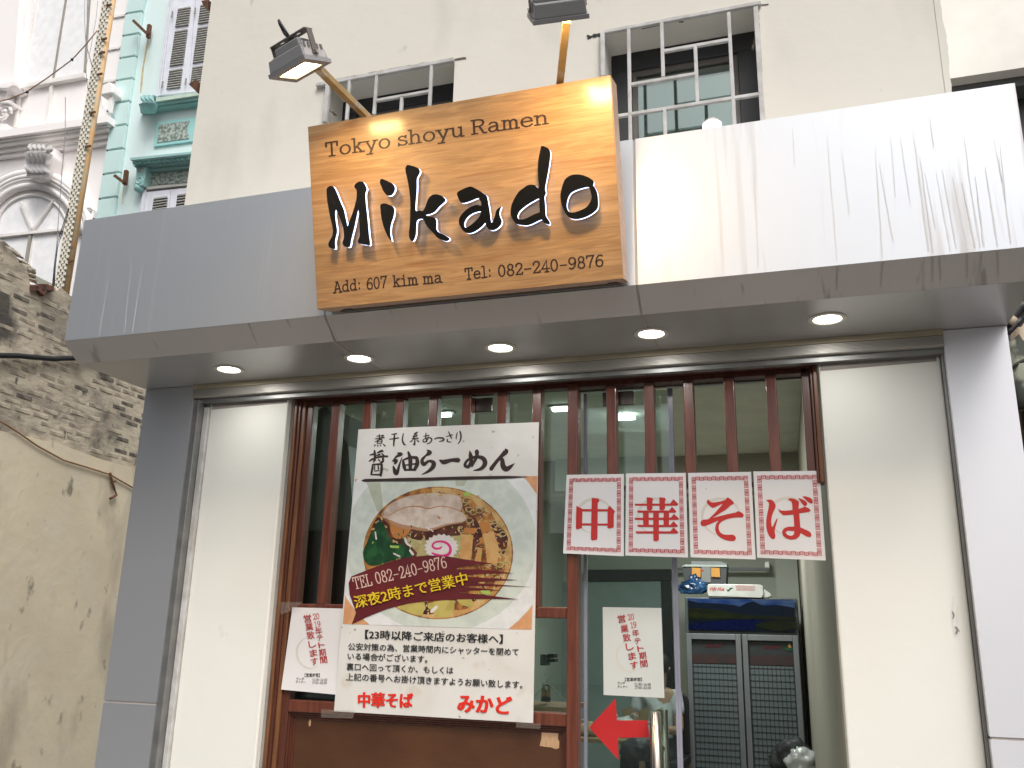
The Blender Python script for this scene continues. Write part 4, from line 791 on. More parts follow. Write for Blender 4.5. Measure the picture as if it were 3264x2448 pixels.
for k, (q, lb, glyph) in enumerate(papers):
    bl = [lambda u, v: .004+.004*(1-u*u)+.010*max(0, v)**2*(1-u)*.6, lambda u, v: .005+.003*(1-v*v), lambda u, v: .004+.003*max(0, v)**2, lambda u, v: .004+.007*max(0, v)**2*(1+u)*.5][k]
    f = sheet_map(q, YS-.001, bl)
    t = thing('character_sheet', 'white paper, '+lb, 'paper sheet', f(*lerpq(q, .5, .5)), 'row of four red character sheets')
    sheet('paper', q, f, 'paper_white', t)
    # pale ring printed behind the character
    mb = MB(); ring_o = [lerpq(q, .5+.30*math.cos(a_), .52+.215*math.sin(a_)) for a_ in [math.radians(100+i*12) for i in range(0, 22)]]
    brush(mb, f, [(p[0], p[1], 9*math.sin(math.pi*(i+.5)/22)+1) for i, p in enumerate(ring_o)][:], 0, .0003); mb.build('printed_ring', 'print_ring', t)
    # pink ground and key pattern border
    nx_, ny_ = 14, 19; mb = MB(); mp_ = MB()
    m0, m1, n0, n1 = .055, .945, .045, .955; cw = (m1-m0)/nx_; ch = (n1-n0)/ny_
    cells = [(i, 0) for i in range(nx_)]+[(i, ny_-1) for i in range(nx_)]+[(0, j) for j in range(1, ny_-1)]+[(nx_-1, j) for j in range(1, ny_-1)]
    for (i, j) in cells:
        fl = (i+j) % 2
        u0, v0 = m0+cw*(i+.08), n0+ch*(j+.08); du, dv = cw*.84, ch*.84
        pts = []
        for a_, b_ in MEA:
            if fl: a_ = 1-a_
            if fl: b_ = 1-b_
            pts.append(lerpq(q, u0+du*a_, v0+dv*b_))
        vs, fs = strip(pts, lambda i_, t_: 1.9); mb.add([f(p[0], p[1], .0008) for p in vs], fs)
    for (a_, b_, c_, d_) in ((m0-.008, m1+.008, n0-.006, n0+ch), (m0-.008, m1+.008, n1-ch, n1+.006), (m0-.008, m0+cw, n0+ch, n1-ch), (m1-cw, m1+.008, n0+ch, n1-ch)):
        nn_ = 10
        for i in range(nn_):
            if b_-a_ > d_-c_: uu = (a_+(b_-a_)*i/nn_, a_+(b_-a_)*(i+1)/nn_); vv = (c_, d_)
            else: uu = (a_, b_); vv = (c_+(d_-c_)*i/nn_, c_+(d_-c_)*(i+1)/nn_)
            mp_.quad(*[f(*lerpq(q, a2, b2), .0005) for a2, b2 in ((uu[0], vv[0]), (uu[1], vv[0]), (uu[1], vv[1]), (uu[0], vv[1]))])
    mp_.build('border_ground', 'border_pink', t); mb.build('key_border', 'ink_border', t)
    mb = MB()
    for lay, pl in glyph: poly(mb, f, pl, .0009+lay*.00012)
    mb.build('red_character', 'ink_red', t)
for k, (x, y) in enumerate(((1992, 1640), (2190, 1600), (2398, 1640))): pass

# ---- 2019 notices
def notice(label, q, y0, bul, cols, bot, ringc, pm='paper_white'):
    f = sheet_map(q, y0, bul)
    t = thing('opening_notice', label, 'notice', f(*lerpq(q, .5, .5)))
    sheet('paper', q, f, pm, t)
    mb = MB(); brush(mb, f, [(ringc[0]+44*math.cos(math.radians(a_)), ringc[1]+50*math.sin(math.radians(a_)), 7*math.sin(math.pi*(a_-60+4)/208)+.8) for a_ in range(60, 262, 10)], 0, .0003); mb.build('printed_ring', 'print_ring', t)
    mb = MB()
    for s, (x, y), hgt in cols:
        w_ = hgt*(.95 if len(s) == 1 else .95); a_ = math.radians(-9)
        dx, dy = math.cos(a_)*w_/2, math.sin(a_)*w_/2; bx, by = x-math.sin(a_)*-hgt*-.0, y+hgt*.45
        if s.isdigit(): put_text(mb, f, s, (x-dx, by-dy), (x+dx, by+dy), hgt*.86, font=False, wv=.15, wh=.07, lift=.0008)
        else: put_text(mb, f, s, (x-dx, by-dy), (x+dx, by+dy), hgt, off=.0, thick=.014, hb=(-.08, .86), lift=.0007)
    mb.build('red_lettering', 'ink_red', t)
    mb = MB()
    for s, p0, p1, hgt in bot:
        if s[0] in '12': put_text(mb, f, s, p0, p1, hgt*.75, font=False, wv=.15, wh=.09, lift=.0008)
        else: put_text(mb, f, s, p0, p1, hgt, off=.012, lift=.0008)
    mb.build('small_lettering', 'ink_black', t)
    return t
z = Zm(1800, 1750, .425)
zc_ = lambda L_: [(s, z([p])[0], h_*.425) for s, p, h_ in L_]
zb_ = lambda L_: [(s, z([a_])[0], z([b_])[0], h_*.425) for s, a_, b_, h_ in L_]
notice('white notice with slanting red writing on the glass door, above the red arrow', [(1921,1935),(2108,1938),(2118,2225),(1924,2215)], GD-.006, lambda u, v: .001,
       zc_([('20', (500, 508), 50), ('19', (518, 568), 50), ('年', (535, 630), 52), ('テ', (550, 690), 50), ('ト', (573, 745), 50), ('期', (588, 800), 54), ('間', (598, 860), 56), ('営', (432, 525), 60), ('業', (453, 598), 60), ('致', (470, 665), 60), ('し', (492, 732), 60), ('ま', (510, 803), 60), ('す', (525, 872), 60)]),
       zb_([('【営業時間】', (452, 993), (580, 993), 26), ('ランチ', (395, 1018), (455, 1018), 22), ('11:30~14:00', (523, 1023), (647, 1025), 24), ('ディナー', (395, 1046), (473, 1046), 22), ('17:00~22:00', (523, 1048), (647, 1050), 24)]), (2010, 2090), 'paper_grey')
z = Zm(860, 1840, .452)
zc_ = lambda L_: [(s, z([p])[0], h_*.452) for s, p, h_ in L_]
zb_ = lambda L_: [(s, z([a_])[0], z([b_])[0], h_*.452) for s, a_, b_, h_ in L_]
notice('white notice with slanting red writing left of the poster, its edge tucked behind', [(932,1936),(1104,1940),(1092,2216),(896,2198)], YS-.002, lambda u, v: .006*max(0, v)**2,
       zc_([('20', (330, 275), 48), ('19', (338, 330), 48), ('年', (348, 380), 50), ('テ', (356, 428), 46), ('ト', (368, 478), 46), ('期', (374, 530), 50), ('間', (383, 582), 52), ('営', (270, 293), 56), ('業', (282, 350), 56), ('致', (292, 410), 56), ('し', (303, 472), 54), ('ま', (312, 535), 56), ('す', (319, 594), 56)]),
       zb_([('【営業時間】', (246, 705), (352, 706), 26), ('ランチ', (187, 728), (242, 728), 20), ('11:30~14:00', (300, 730), (405, 731), 22), ('ディナー', (183, 750), (252, 750), 20), ('17:00~22:00', (297, 752), (402, 753), 22)]), (990, 2080))

# ---- red arrow sticker on the glass
ar = Zm(1800, 1750, .425)
AP = lambda x, y, l=0: PY(x, y, GD-.0045-l)
pts = ar([(183, 1337), (382, 1120), (392, 1285), (622, 1285), (635, 1412), (398, 1415), (405, 1582)])
o = MB().extr([AP(*p) for p in pts], (0, -.0008, 0)).build('arrow_sticker', 'arrow_red'); fixn(o); tag(o, 'large red arrow sticker pointing left on the glass door below the notice', 'sticker')
# ============================================================ RAMEN POSTER
PQ = [(1142.7, 1368.6), (1718, 1345.5), (1699.4, 2304.7), (1064.3, 2267)]
pf = sheet_map(PQ, YS-.004, lambda u, v: .004+.005*(1-v*v))
pt = thing('ramen_poster', 'tall paper poster of a noodle bowl with brush writing taped over the slats', 'poster', pf(*lerpq(PQ, .5, .5)))
sheet('paper', PQ, pf, 'poster_paper', pt, 14, 44)
z = Zm(1040, 1520, .32543)
PIC = z([(283, 22), (2068, -8), (2012, 1498), (162, 1440)])
def pic(name, loops, m, lay, smooth=0):
    if not isinstance(loops[0][0], (list, tuple)): loops = [loops]
    for l in loops:
        mb = MB()
        l = smooth_poly(l, smooth) if smooth else l
        l = clip(z(l), PIC)
        if len(l) < 3: continue
        poly_grid(mb, l, .0006+lay*.00016)
        if mb.f: mb.build(name, m, pt)
def poly_grid(mb, l, lift):     # big shapes are cut in cells so that they follow the bowed sheet
    xs = [p[0] for p in l]; ys = [p[1] for p in l]
    if max(ys)-min(ys) < 60: poly(mb, pf, l, lift); return
    st = 24; y = min(ys)
    while y < max(ys):
        c = clip_band(l, y, y+st)
        if len(c) > 2: poly(mb, pf, c, lift)
        y += st
def clip_band(l, ya, yb):
    for s, yy in ((1, ya), (-1, yb)):
        out = []
        for j in range(len(l)):
            p, q = l[j-1], l[j]; a_, b_ = (p[1]-yy)*s >= 0, (q[1]-yy)*s >= 0
            if a_ != b_: t = (yy-p[1])/(q[1]-p[1]); out.append((p[0]+(q[0]-p[0])*t, yy))
            if b_: out.append(q)
        l = out
        if not l: return l
    return l
ell = lambda cx, cy_, rx, ry, n=48: [(cx+rx*math.cos(2*math.pi*i/n), cy_+ry*math.sin(2*math.pi*i/n)) for i in range(n)]
pic('picture_table', [(283, 22), (2068, -8), (2012, 1498), (162, 1440)], 'p_table', 0)
pic('picture_bowl_rim', ell(1130, 680, 1075, 1020), 'p_rim', 1)
pic('picture_bowl', ell(1120, 655, 940, 865), 'p_bowl', 2)
pic('picture_chopstick_shade', [[(395, 60), (530, 60), (560, 330), (500, 340)], [(1262, 30), (1380, 30), (1350, 90), (1270, 90)]], 'p_bowl2', 3)
pic('picture_broth', ell(1095, 745, 735, 650), 'p_broth', 4)
pic('picture_broth_edge', [[(1095+735*math.cos(a_)*k, 745+650*math.sin(a_)*k) for a_, k in [(math.radians(-95+i*7), .985) for i in range(0, 34)]+[(math.radians(-95+i*7), .90+.03*math.sin(i*1.7)) for i in range(33, -1, -1)]]], 'p_broth2', 5)
pic('picture_noodle', [[(840, 560), (1000, 560), (1330, 560), (1340, 700), (1320, 800), (820, 790), (760, 680)]], 'p_negi', 5, 2)
pic('picture_dark_sauce', [[(500, 390), (620, 470), (640, 590), (760, 600), (850, 700), (880, 780), (560, 830), (400, 760), (430, 560)], [(780, 480), (1000, 520), (1180, 470), (1350, 450), (1360, 560), (1200, 580), (1050, 610), (900, 620), (800, 580)], [(1330, 250), (1400, 280), (1500, 480), (1520, 580), (1440, 620), (1380, 420)], [(1600, 420), (1700, 480), (1780, 600), (1740, 760), (1690, 700), (1640, 540)], [(1420, 600), (1500, 620), (1500, 700), (1440, 780)], [(960, 1230), (1000, 1230), (1060, 1330), (950, 1345)]], 'p_dark', 6, 2)
pic('picture_pork_slice', [(540, 370), (620, 270), (760, 200), (950, 165), (1100, 160), (1290, 185), (1330, 240), (1320, 330), (1200, 330), (1000, 320), (800, 330), (610, 410)], 'p_pork', 7, 2)
pic('picture_pork_slice', [(600, 385), (760, 305), (900, 290), (1000, 312), (1120, 287), (1250, 312), (1330, 350), (1375, 405), (1320, 450), (1180, 468), (1050, 515), (900, 505), (700, 465), (620, 430)], 'p_pork2', 8, 2)
def pstroke(name, sts, m, lay):
    for i, s_ in enumerate(sts): mb = MB(); brush(mb, pf, [(q[0], q[1], q[2]*.32543) for q in z(s_)], i % 5, .0006+lay*.00016); mb.build(name, m, pt)
pstroke('picture_pork_edge', [[(600, 385, 8), (760, 305, 10), (900, 290, 16), (1000, 312, 14), (1120, 287, 9), (1250, 312, 10), (1340, 350, 8)], [(620, 430, 22), (720, 480, 40), (850, 500, 30), (1000, 520, 24), (1180, 470, 16), (1330, 445, 14)], [(1095, 390, 24), (1110, 405, 22)], [(540, 370, 10), (620, 270, 8), (760, 200, 6), (900, 170, 5)]], 'p_porkline', 9)
pic('picture_sauce_orange', [[(640, 490), (760, 480), (830, 520), (760, 590), (690, 610), (640, 560)]], 'p_menma2', 9, 2)
pic('picture_spinach', [(500, 440), (560, 450), (600, 560), (640, 640), (740, 660), (830, 720), (850, 780), (700, 800), (560, 850), (440, 870), (380, 830), (358, 740), (400, 640), (430, 560), (470, 520)], 'p_green', 10, 2)
nar = [(1128+(172 if i % 2 else 150)*math.cos(math.radians(i*9)), 690+(135 if i % 2 else 118)*math.sin(math.radians(i*9))) for i in range(40)]
pic('picture_fish_cake', nar, 'p_white', 11, 2)
pstroke('picture_pink_swirl', [[(1035, 745, 14), (1080, 765, 26), (1150, 775, 30), (1205, 750, 30), (1215, 695, 26), (1180, 650, 24), (1120, 632, 20), (1060, 645, 18), (1040, 678, 20), (1070, 702, 22), (1110, 700, 20), (1130, 685, 14)]], 'p_pink', 12)
pic('picture_bamboo_shoot', [[(1330, 560), (1440, 570), (1420, 810), (1305, 810)], [(1530, 560), (1640, 530), (1692, 700), (1672, 860), (1575, 860), (1562, 700)], [(1490, 690), (1530, 700), (1510, 860), (1440, 860)]], 'p_menma', 10)
pic('picture_bamboo_side', [[(1350, 500), (1490, 500), (1450, 560), (1345, 550)], [(1520, 440), (1600, 440), (1620, 530), (1540, 545)]], 'p_menma2', 10)
rn = random.Random(5); sts = []
for (x, y) in ((1395, 320), (1440, 345), (1400, 425), (1375, 230), (1500, 330), (1560, 300), (1650, 440), (1700, 470), (1480, 210), (1740, 740), (1700, 860), (1760, 840), (1730, 560)):
    r_ = rn.uniform(22, 36); sts.append([(x+r_*math.cos(a_), y+r_*.75*math.sin(a_), 9) for a_ in [i*.9 for i in range(7)]])
pstroke('picture_spring_onion', sts, 'p_negi', 11)
def specks(name, n, m, lay, sz, reg=None, seed=1):
    r_ = random.Random(seed); mb = MB()
    for i in range(n):
        while True:
            x, y = r_.uniform(380, 1800), r_.uniform(110, 1370)
            e_ = ((x-1095)/700)**2+((y-745)/615)**2
            if e_ < 1 and not (560 < x < 1330 and 200 < y < 480) and not (960 < x < 1300 and 560 < y < 800) and (reg is None or reg(x, y)): break
        a_ = r_.uniform(0, 3.14); l_ = r_.uniform(.5, 1)*sz; w_ = l_*r_.uniform(.25, .5)
        p = [(x+math.cos(a_)*l_*c-math.sin(a_)*w_*s, y+math.sin(a_)*l_*c+math.cos(a_)*w_*s) for c, s in ((-1, 0), (-.4, .9), (.6, .8), (1, 0), (.5, -.9), (-.5, -.8))]
        poly(mb, pf, z(p), .0006+lay*.00016+(i % 6)*.00002)
    tag(mb.build(name, m, pt), kind='stuff')
specks('picture_dark_flecks', 90, 'p_dark', 6.3, 26, lambda x, y: x > 1300 or y < 170 or y > 1100, 2)
specks('picture_pale_flecks', 120, 'p_negi', 8, 20, lambda x, y: x > 1300 or y < 170 or y > 1150 or 640 < x < 960, 3)
specks('picture_cream_flecks', 170, 'p_white', 9, 11, lambda x, y: x > 1250 or y < 180 or y > 1150 or x < 960, 4)
specks('picture_green_flecks', 26, 'p_lgreen', 12, 20, None, 6)
specks('picture_brown_bits', 150, 'p_broth2', 7, 30, None, 12)
specks('picture_orange_bits', 60, 'p_menma2', 7.5, 26, lambda x, y: x > 1200 or y > 1000, 14)
specks('picture_leaf_light', 40, 'p_green', 10.6, 24, lambda x, y: x < 840 and 440 < y < 860, 8)
pic('picture_green_onion', [[(1340, 150), (1415, 150), (1410, 185), (1350, 190)], [(620, 670), (715, 675), (710, 700), (630, 695)], [(1510, 1110), (1600, 1110), (1610, 1150), (1530, 1150)], [(880, 975), (1020, 940), (1240, 913), (1255, 930), (1100, 955), (950, 975)]], 'p_lgreen', 13)
pic('picture_lower_greens', [[(700, 1270), (960, 1225), (945, 1340), (890, 1355), (760, 1310)], [(990, 1240), (1260, 1210), (1200, 1370), (1090, 1368), (1040, 1320)], [(1280, 1200), (1420, 1195), (1430, 1270), (1340, 1260)]], 'p_yellow', 10, 2)
pstroke('picture_white_bits', [[(1030, 1320, 30), (1080, 1275, 34)], [(980, 495, 18), (1010, 515, 14)], [(1025, 515, 12), (1045, 535, 12)], [(770, 600, 20), (790, 650, 24), (830, 680, 16)], [(820, 720, 22), (850, 760, 24)], [(660, 750, 14), (720, 780, 16)], [(480, 540, 14), (490, 610, 16)]], 'p_white', 13)
pic('picture_banner', [(245, 975), (420, 905), (620, 833), (800, 788), (1000, 768), (1200, 780), (1400, 815), (1640, 850), (1400, 862), (1240, 905), (1500, 905), (1840, 945), (1500, 950), (1300, 975), (1500, 985), (1880, 1010), (1600, 1020), (1400, 1035), (2030, 1080), (1600, 1065), (1300, 1072), (1500, 1090), (1720, 1112), (1400, 1112), (1300, 1135), (1500, 1150), (1890, 1200), (1600, 1195), (1250, 1200), (1000, 1215), (800, 1242), (600, 1292), (400, 1372), (250, 1442), (292, 1330), (228, 1150), (218, 1040)], 'ink_maroon', 14)
mb = MB(); z2 = Zm(900, 1200, .45208)
put_text(mb, pf, 'TEL 082-240-9876', z2([(508, 1500)])[0], z2([(1165, 1345)])[0], 80*.452, font=False, wv=.125, wh=.07, lift=.0006+15*.00016); mb.build('telephone_line', 'ink_cream', pt)
mb = MB(); z3 = Zm(860, 1840, .45208)
put_text(mb, pf, '深夜2時まで営業中', z3([(606, 224)])[0], z3([(1400, 50)])[0], 92*.452, off=.004, thick=.018, hb=(-.1, .84), lift=.0006+15*.00016); mb.build('yellow_line', 'ink_yellow', pt)
for s, p0, p1, h_, m, th in (('【23時以降ご来店のお客様へ】', (672, 436), (1640, 470), 66, 'ink_black', .03), ('公安対策の為、営業時間内にシャッターを閉めて', (552, 514), (1752, 554), 52, 'ink_black', .017), ('いる場合がございます。', (548, 582), (1110, 604), 52, 'ink_black', .017),
        ('裏口へ回って頂くか、もしくは', (540, 656), (1292, 684), 52, 'ink_black', .017), ('上記の番号へお掛け頂きますようお願い致します。', (537, 728), (1780, 786), 54, 'ink_black', .017)):
    mb = MB(); put_text(mb, pf, s, z3([p0])[0], z3([p1])[0], h_*.452, off=0, thick=th, hb=(-.1, .84), lift=.0009); mb.build('text_line', m, pt)
for s, p0, p1, h_ in (('中華そば', (622, 916), (1008, 922), 104), ('みかど', (1322, 950), (1702, 970), 128)):
    mb = MB(); put_text(mb, pf, s, z3([p0])[0], z3([p1])[0], h_*.452, off=.022, thick=.03, hb=(-.08, .84), lift=.0009); mb.build('red_line', 'ink_bright_red', pt)
# brush headline
z4 = Zm(1100, 1350, .27125)
HL = [[(345,320,14),(350,400,18),(335,455,10)], [(290,370,8),(325,362,14),(360,355,12)], [(283,442,10),(330,415,14),(360,432,8)], [(380,345,10),(430,322,18),(448,332,6)], [(372,375,10),(410,362,12)], [(430,352,8),(455,372,12)], [(360,402,12),(430,388,16),(497,386,16)], [(445,395,14),(443,445,18),(412,455,8)], [(390,420,8),(408,440,10)],
 [(325,480,12),(318,540,16),(305,600,12)], [(325,480,10),(430,476,14)], [(430,476,16),(428,540,20),(418,612,16)], [(348,490,8),(345,540,10)], [(388,490,8),(392,535,12)], [(345,558,8),(400,552,8)], [(312,600,10),(415,600,12)],
 [(618,348,10),(655,360,26),(600,390,14),(570,430,10)], [(558,438,12),(600,436,26),(585,470,18)], [(565,500,10),(590,570,34),(612,575,26),(640,480,14),(668,400,6)],
 [(680,430,14),(692,500,26),(706,548,18)], [(690,425,12),(770,398,20),(842,402,24)], [(842,402,24),(848,470,30),(815,545,22)], [(742,332,14),(765,420,30),(765,540,24)], [(700,490,10),(830,472,12)], [(706,545,14),(815,542,18)],
 [(965,312,10),(992,340,34),(955,372,18)], [(950,372,12),(905,430,24),(925,478,28),(985,440,18),(1038,462,32),(1030,512,32),(980,560,20),(902,598,5)],
 [(1112,430,12),(1160,452,34),(1250,430,26),(1330,430,36)],
 [(1465,320,6),(1475,380,30),(1482,440,26),(1450,505,24),(1408,490,22),(1440,430,18),(1530,392,20),(1615,405,30),(1645,465,34),(1600,528,24),(1510,552,6)], [(1548,325,32),(1545,390,24),(1500,480,16),(1490,505,12)],
 [(1885,302,14),(1888,330,38),(1830,390,26),(1765,465,26),(1715,535,30)], [(1712,530,20),(1770,450,14),(1840,418,26),(1855,495,38),(1890,535,38),(1940,510,26),(1990,468,4)],
 # first line, small brush letters
 [(400,125,6),(405,185,12)], [(370,150,6),(450,138,8)], [(355,180,7),(460,165,8)], [(455,135,6),(400,190,8),(350,215,4)], [(385,195,8),(380,235,8)], [(385,195,6),(432,190,8),(428,232,8)], [(385,213,5),(428,210,5)], [(385,235,5),(430,232,6)], [(352,250,10),(345,268,4)], [(378,250,5),(385,264,10)], [(410,248,5),(418,262,10)], [(445,240,5),(468,262,12)],
 [(545,128,6),(605,118,10)], [(520,185,6),(570,178,9),(628,168,9)], [(580,125,10),(575,190,13),(570,262,9)],
 [(685,115,6),(672,190,10),(690,240,13),(712,250,6)],
 [(850,102,12),(810,120,6)], [(838,118,8),(800,150,8),(845,148,8)], [(845,135,8),(792,180,9),(858,172,10)], [(820,175,8),(815,245,12),(800,240,5)], [(790,200,9),(762,215,6)], [(840,195,6),(866,212,12)],
 [(922,150,6),(985,138,8)], [(950,112,8),(948,165,9),(962,215,7)], [(985,160,7),(950,210,8),(918,215,9),(925,185,7),(985,165,8),(1018,185,11),(1000,222,9),(960,240,5)],
 [(1048,182,6),(1090,168,10),(1150,172,12),(1155,195,12),(1105,212,5)],
 [(1185,155,5),(1262,132,8)], [(1215,95,7),(1240,150,10),(1250,175,8)], [(1200,185,10),(1205,212,10),(1245,218,6)],
 [(1318,108,7),(1305,165,8),(1310,185,4)], [(1350,90,10),(1362,150,12),(1350,205,10),(1325,238,5)]]
mb = MB()
for i, s_ in enumerate(HL): brush(mb, pf, [(q[0], q[1], q[2]*.27125*1.6) for q in z4(s_)], i % 6, .0009)
mb.build('brush_headline', 'ink', pt)
mb = MB(); r_ = random.Random(2)
xs = [200, 240, 320, 450, 600, 800, 1000, 1200, 1400, 1600, 1800, 1950, 2050, 2160]
brush(mb, pf, [(q[0], q[1], q[2]*.27125) for q in z4([(x, 668-(x-200)*.02-(4 if x > 1100 else 0), (10, 30, 36, 34, 36, 38, 36, 36, 38, 34, 34, 28, 16, 3)[i]+r_.uniform(-3, 3)) for i, x in enumerate(xs)])], 0, .0006+14*.00016); mb.build('brush_underline', 'ink', pt)
# clear tape pieces
TP = lambda x, y, l=0: PY(x, y, YS-.020-l)
for lb, p in (('strip of clear tape under the lower left corner of the poster', z3([(362, 930), (600, 940), (585, 995), (362, 990)])), ('strip of clear tape under the lower right edge of the poster', z3([(1740, 1022), (1912, 1035), (1905, 1070), (1735, 1058)])), ('clear tape holding the upper left corner of the left notice', z3([(75, 175), (230, 176), (155, 235), (75, 265)]))):
    o = MB().extr([PY(x, y, YS-.0215 if 'left notice' not in lb else YS-.021) for x, y in p], (0, -.0003, 0)).build('tape_strip', 'tape'); fixn(o); tag(o, lb, 'tape')
# ============================================================ INSIDE THE SHOP
room = thing('shop_interior', 'dim pale green restaurant room seen through the slats and the open doorway', 'room', (-1, 3.5, .16))
YB = 6.5
MB().box(-2.6, .6, YB, YB+.1, .16, 2.9).build('back_wall', 'room_wall', room)
MB().box(-2.6, .6, .16, YB, 2.9, 2.96).build('ceiling', 'room_ceiling', room)
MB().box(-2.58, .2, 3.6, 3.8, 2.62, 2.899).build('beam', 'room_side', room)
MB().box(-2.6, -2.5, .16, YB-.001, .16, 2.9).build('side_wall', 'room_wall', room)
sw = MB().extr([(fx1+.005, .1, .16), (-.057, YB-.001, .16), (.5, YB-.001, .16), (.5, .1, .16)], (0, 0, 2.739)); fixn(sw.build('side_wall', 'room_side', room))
MB().box(-.27, -.06, YB-.25, YB-.001, .16, 2.89).build('wall_pilaster', 'room_wall', room)
fixn(pbox([(1868, 1816), (2137, 1814), (2137, 1848), (1868, 1852)], 6.40, .08).build('door_head', 'dark_gap', room)); fixn(pbox([(2107, 1852), (2137, 1852), (2155, 2448), (2125, 2448)], 6.41, .07).build('door_jamb', 'dark_gap', room))
mat('door_teal', (.30, .37, .35), ro=.5); fixn(pbox([(1700, 1856), (2106, 1852), (2124, 2460), (1700, 2460)], 6.44, .05).build('back_door', 'door_teal', room))
mat('pale_panel', (.52, .56, .50), ro=.8); fixn(pbox([(1772, 1332), (2052, 1322), (2052, 1560), (1768, 1565)], 3.55, .045).build('pale_panel', 'pale_panel', room))
mat('slab_grey', (.20, .21, .19), ro=.5); fixn(pbox([(975, 1330), (1040, 1290), (1110, 1420), (1130, 1690), (975, 1690)], .62, .4).build('grey_slab', 'slab_grey', room))  # plain grey box behind the upper left glazing
for (x, y, L_, lb) in ((1795, 1303, .13, 'lit white tube light on the room ceiling, seen between slats right of the poster'), (1413, 1322, .10, 'lit white tube light on the room ceiling, seen over the top edge of the poster')):
    c = PZ(x, y, 2.88); t = thing('tube_light', lb, 'ceiling light', c, 'tube lights in the room')
    MB().box(c.x-L_/2, c.x+L_/2, c.y-.02, c.y+.02, c.z-.012, c.z+.008).build('tube', 'tube_glow', t, bevel=.004)
    MB().box(c.x-L_/2-.02, c.x+L_/2+.02, c.y-.035, c.y+.035, c.z+.0085, 2.9).build('fitting', 'grille_white', t)
for (x, y, s, e_) in ((-1.0, 2.2, .6, 19), (-.8, 4.4, .6, 24)):
    ld = bpy.data.lights.new('room_lamp', 'AREA'); ld.size = s; ld.energy = e_; ld.color = (.92, 1, .95); lo = bpy.data.objects.new('room_lamp', ld); COL.objects.link(lo); lo.location = (x, y, 2.86)
    MB().box(x-.07, x+.07, y-.03, y+.03, 2.870, 2.899).build('lamp_fitting', 'tube_glow', room)
fixn(pbox([(955, 1692), (1140, 1692), (1160, 2300), (930, 2300)], .60, .3).build('dark_filler', 'dark_gap', room)); fixn(pbox([(1160, 1360), (1700, 1360), (1700, 1500), (1160, 1500)], 4.9, .05).build('wall_board', 'pale_panel', room))  # dark box added to darken the room behind the lower left glazing
# wall mounted conduit
t = thing('wall_rail', 'pale grey horizontal rail on the back wall above the fridge, right of the tool box', 'rail', PY(2380, 1820, 6.4))
z = Zm(2140, 1750, .226)
fixn(pbox(z([(40, 262), (1385, 262), (1385, 303), (40, 300)]), 6.33, .05).build('rail_bar', 'fridge_door', t)); fixn(pbox(z([(1320, 180), (1375, 180), (1385, 262), (1320, 262)]), 6.36, .13).build('bracket', 'alu', t))
# display fridge
YFr = 5.3
fr = thing('display_fridge', 'grey two door glass display fridge with a mountain lake picture on its header', 'fridge', PY(2370, 2448, YFr))
P = lambda pts, zf: zf(pts)
zz3 = Zm(2140, 1750, .226); zz4 = Zm(1800, 1750, .425)
def fq(pts, zf, Y, dep, nm, m, par=None): return fixn(pbox(zf(pts), Y, dep).build(nm, m, par or fr))
pts = zz4([(910, 355), (1765, 375), (1800, 1700), (930, 1700)])
tl, tr, br_, bl_ = (PY(x, y, YFr+.03) for x, y in pts)
X0, X1, ZTf = (tl.x+bl_.x)/2, (tr.x+br_.x)/2, (tl.z+tr.z)/2
MB().box(X0, X1, YFr+.03, YFr+.65, .18, ZTf).build('body', 'fridge_body', fr, bevel=.01)
hz0 = PY(*zz3([(1000, 1160)])[0], YFr).z; hz1 = PY(*zz3([(1000, 705)])[0], YFr).z
MB().box(X0+.03, X1-.03, YFr, YFr+.029, hz0, hz1).build('header_picture', 'pic_hill', fr, bevel=.006)
HP = lambda x, y, l=0: PY(x, y, YFr-.001-l)
for nm, m, lay, pts in (('picture_sky', 'pic_sky', 1, [(225, 692), (1738, 722), (1740, 830), (1500, 790), (1300, 800), (1150, 735), (1040, 770), (960, 815), (880, 790), (620, 765), (400, 760), (225, 720)]), ('picture_grass', 'pic_grass', 2, [(235, 830), (600, 850), (1000, 920), (1450, 950), (1755, 960), (1760, 1000), (1200, 985), (800, 990), (240, 1000)]),
        ('picture_lake', 'pic_lake', 2, [(240, 1060), (700, 1010), (900, 992), (1300, 998), (1200, 1060), (1170, 1150), (240, 1130)]), ('picture_shore', 'pic_grass', 3, [(1190, 1060), (1450, 1010), (1765, 1030), (1768, 1120), (1500, 1160), (1200, 1110)])):
    mb = MB(); poly(mb, HP, zz3(pts), .0015*lay); mb.build(nm, m, fr)
dz1 = PY(*zz4([(1335, 640)])[0], YFr).z
xm = PY(*zz4([(1338, 900)])[0], YFr).x
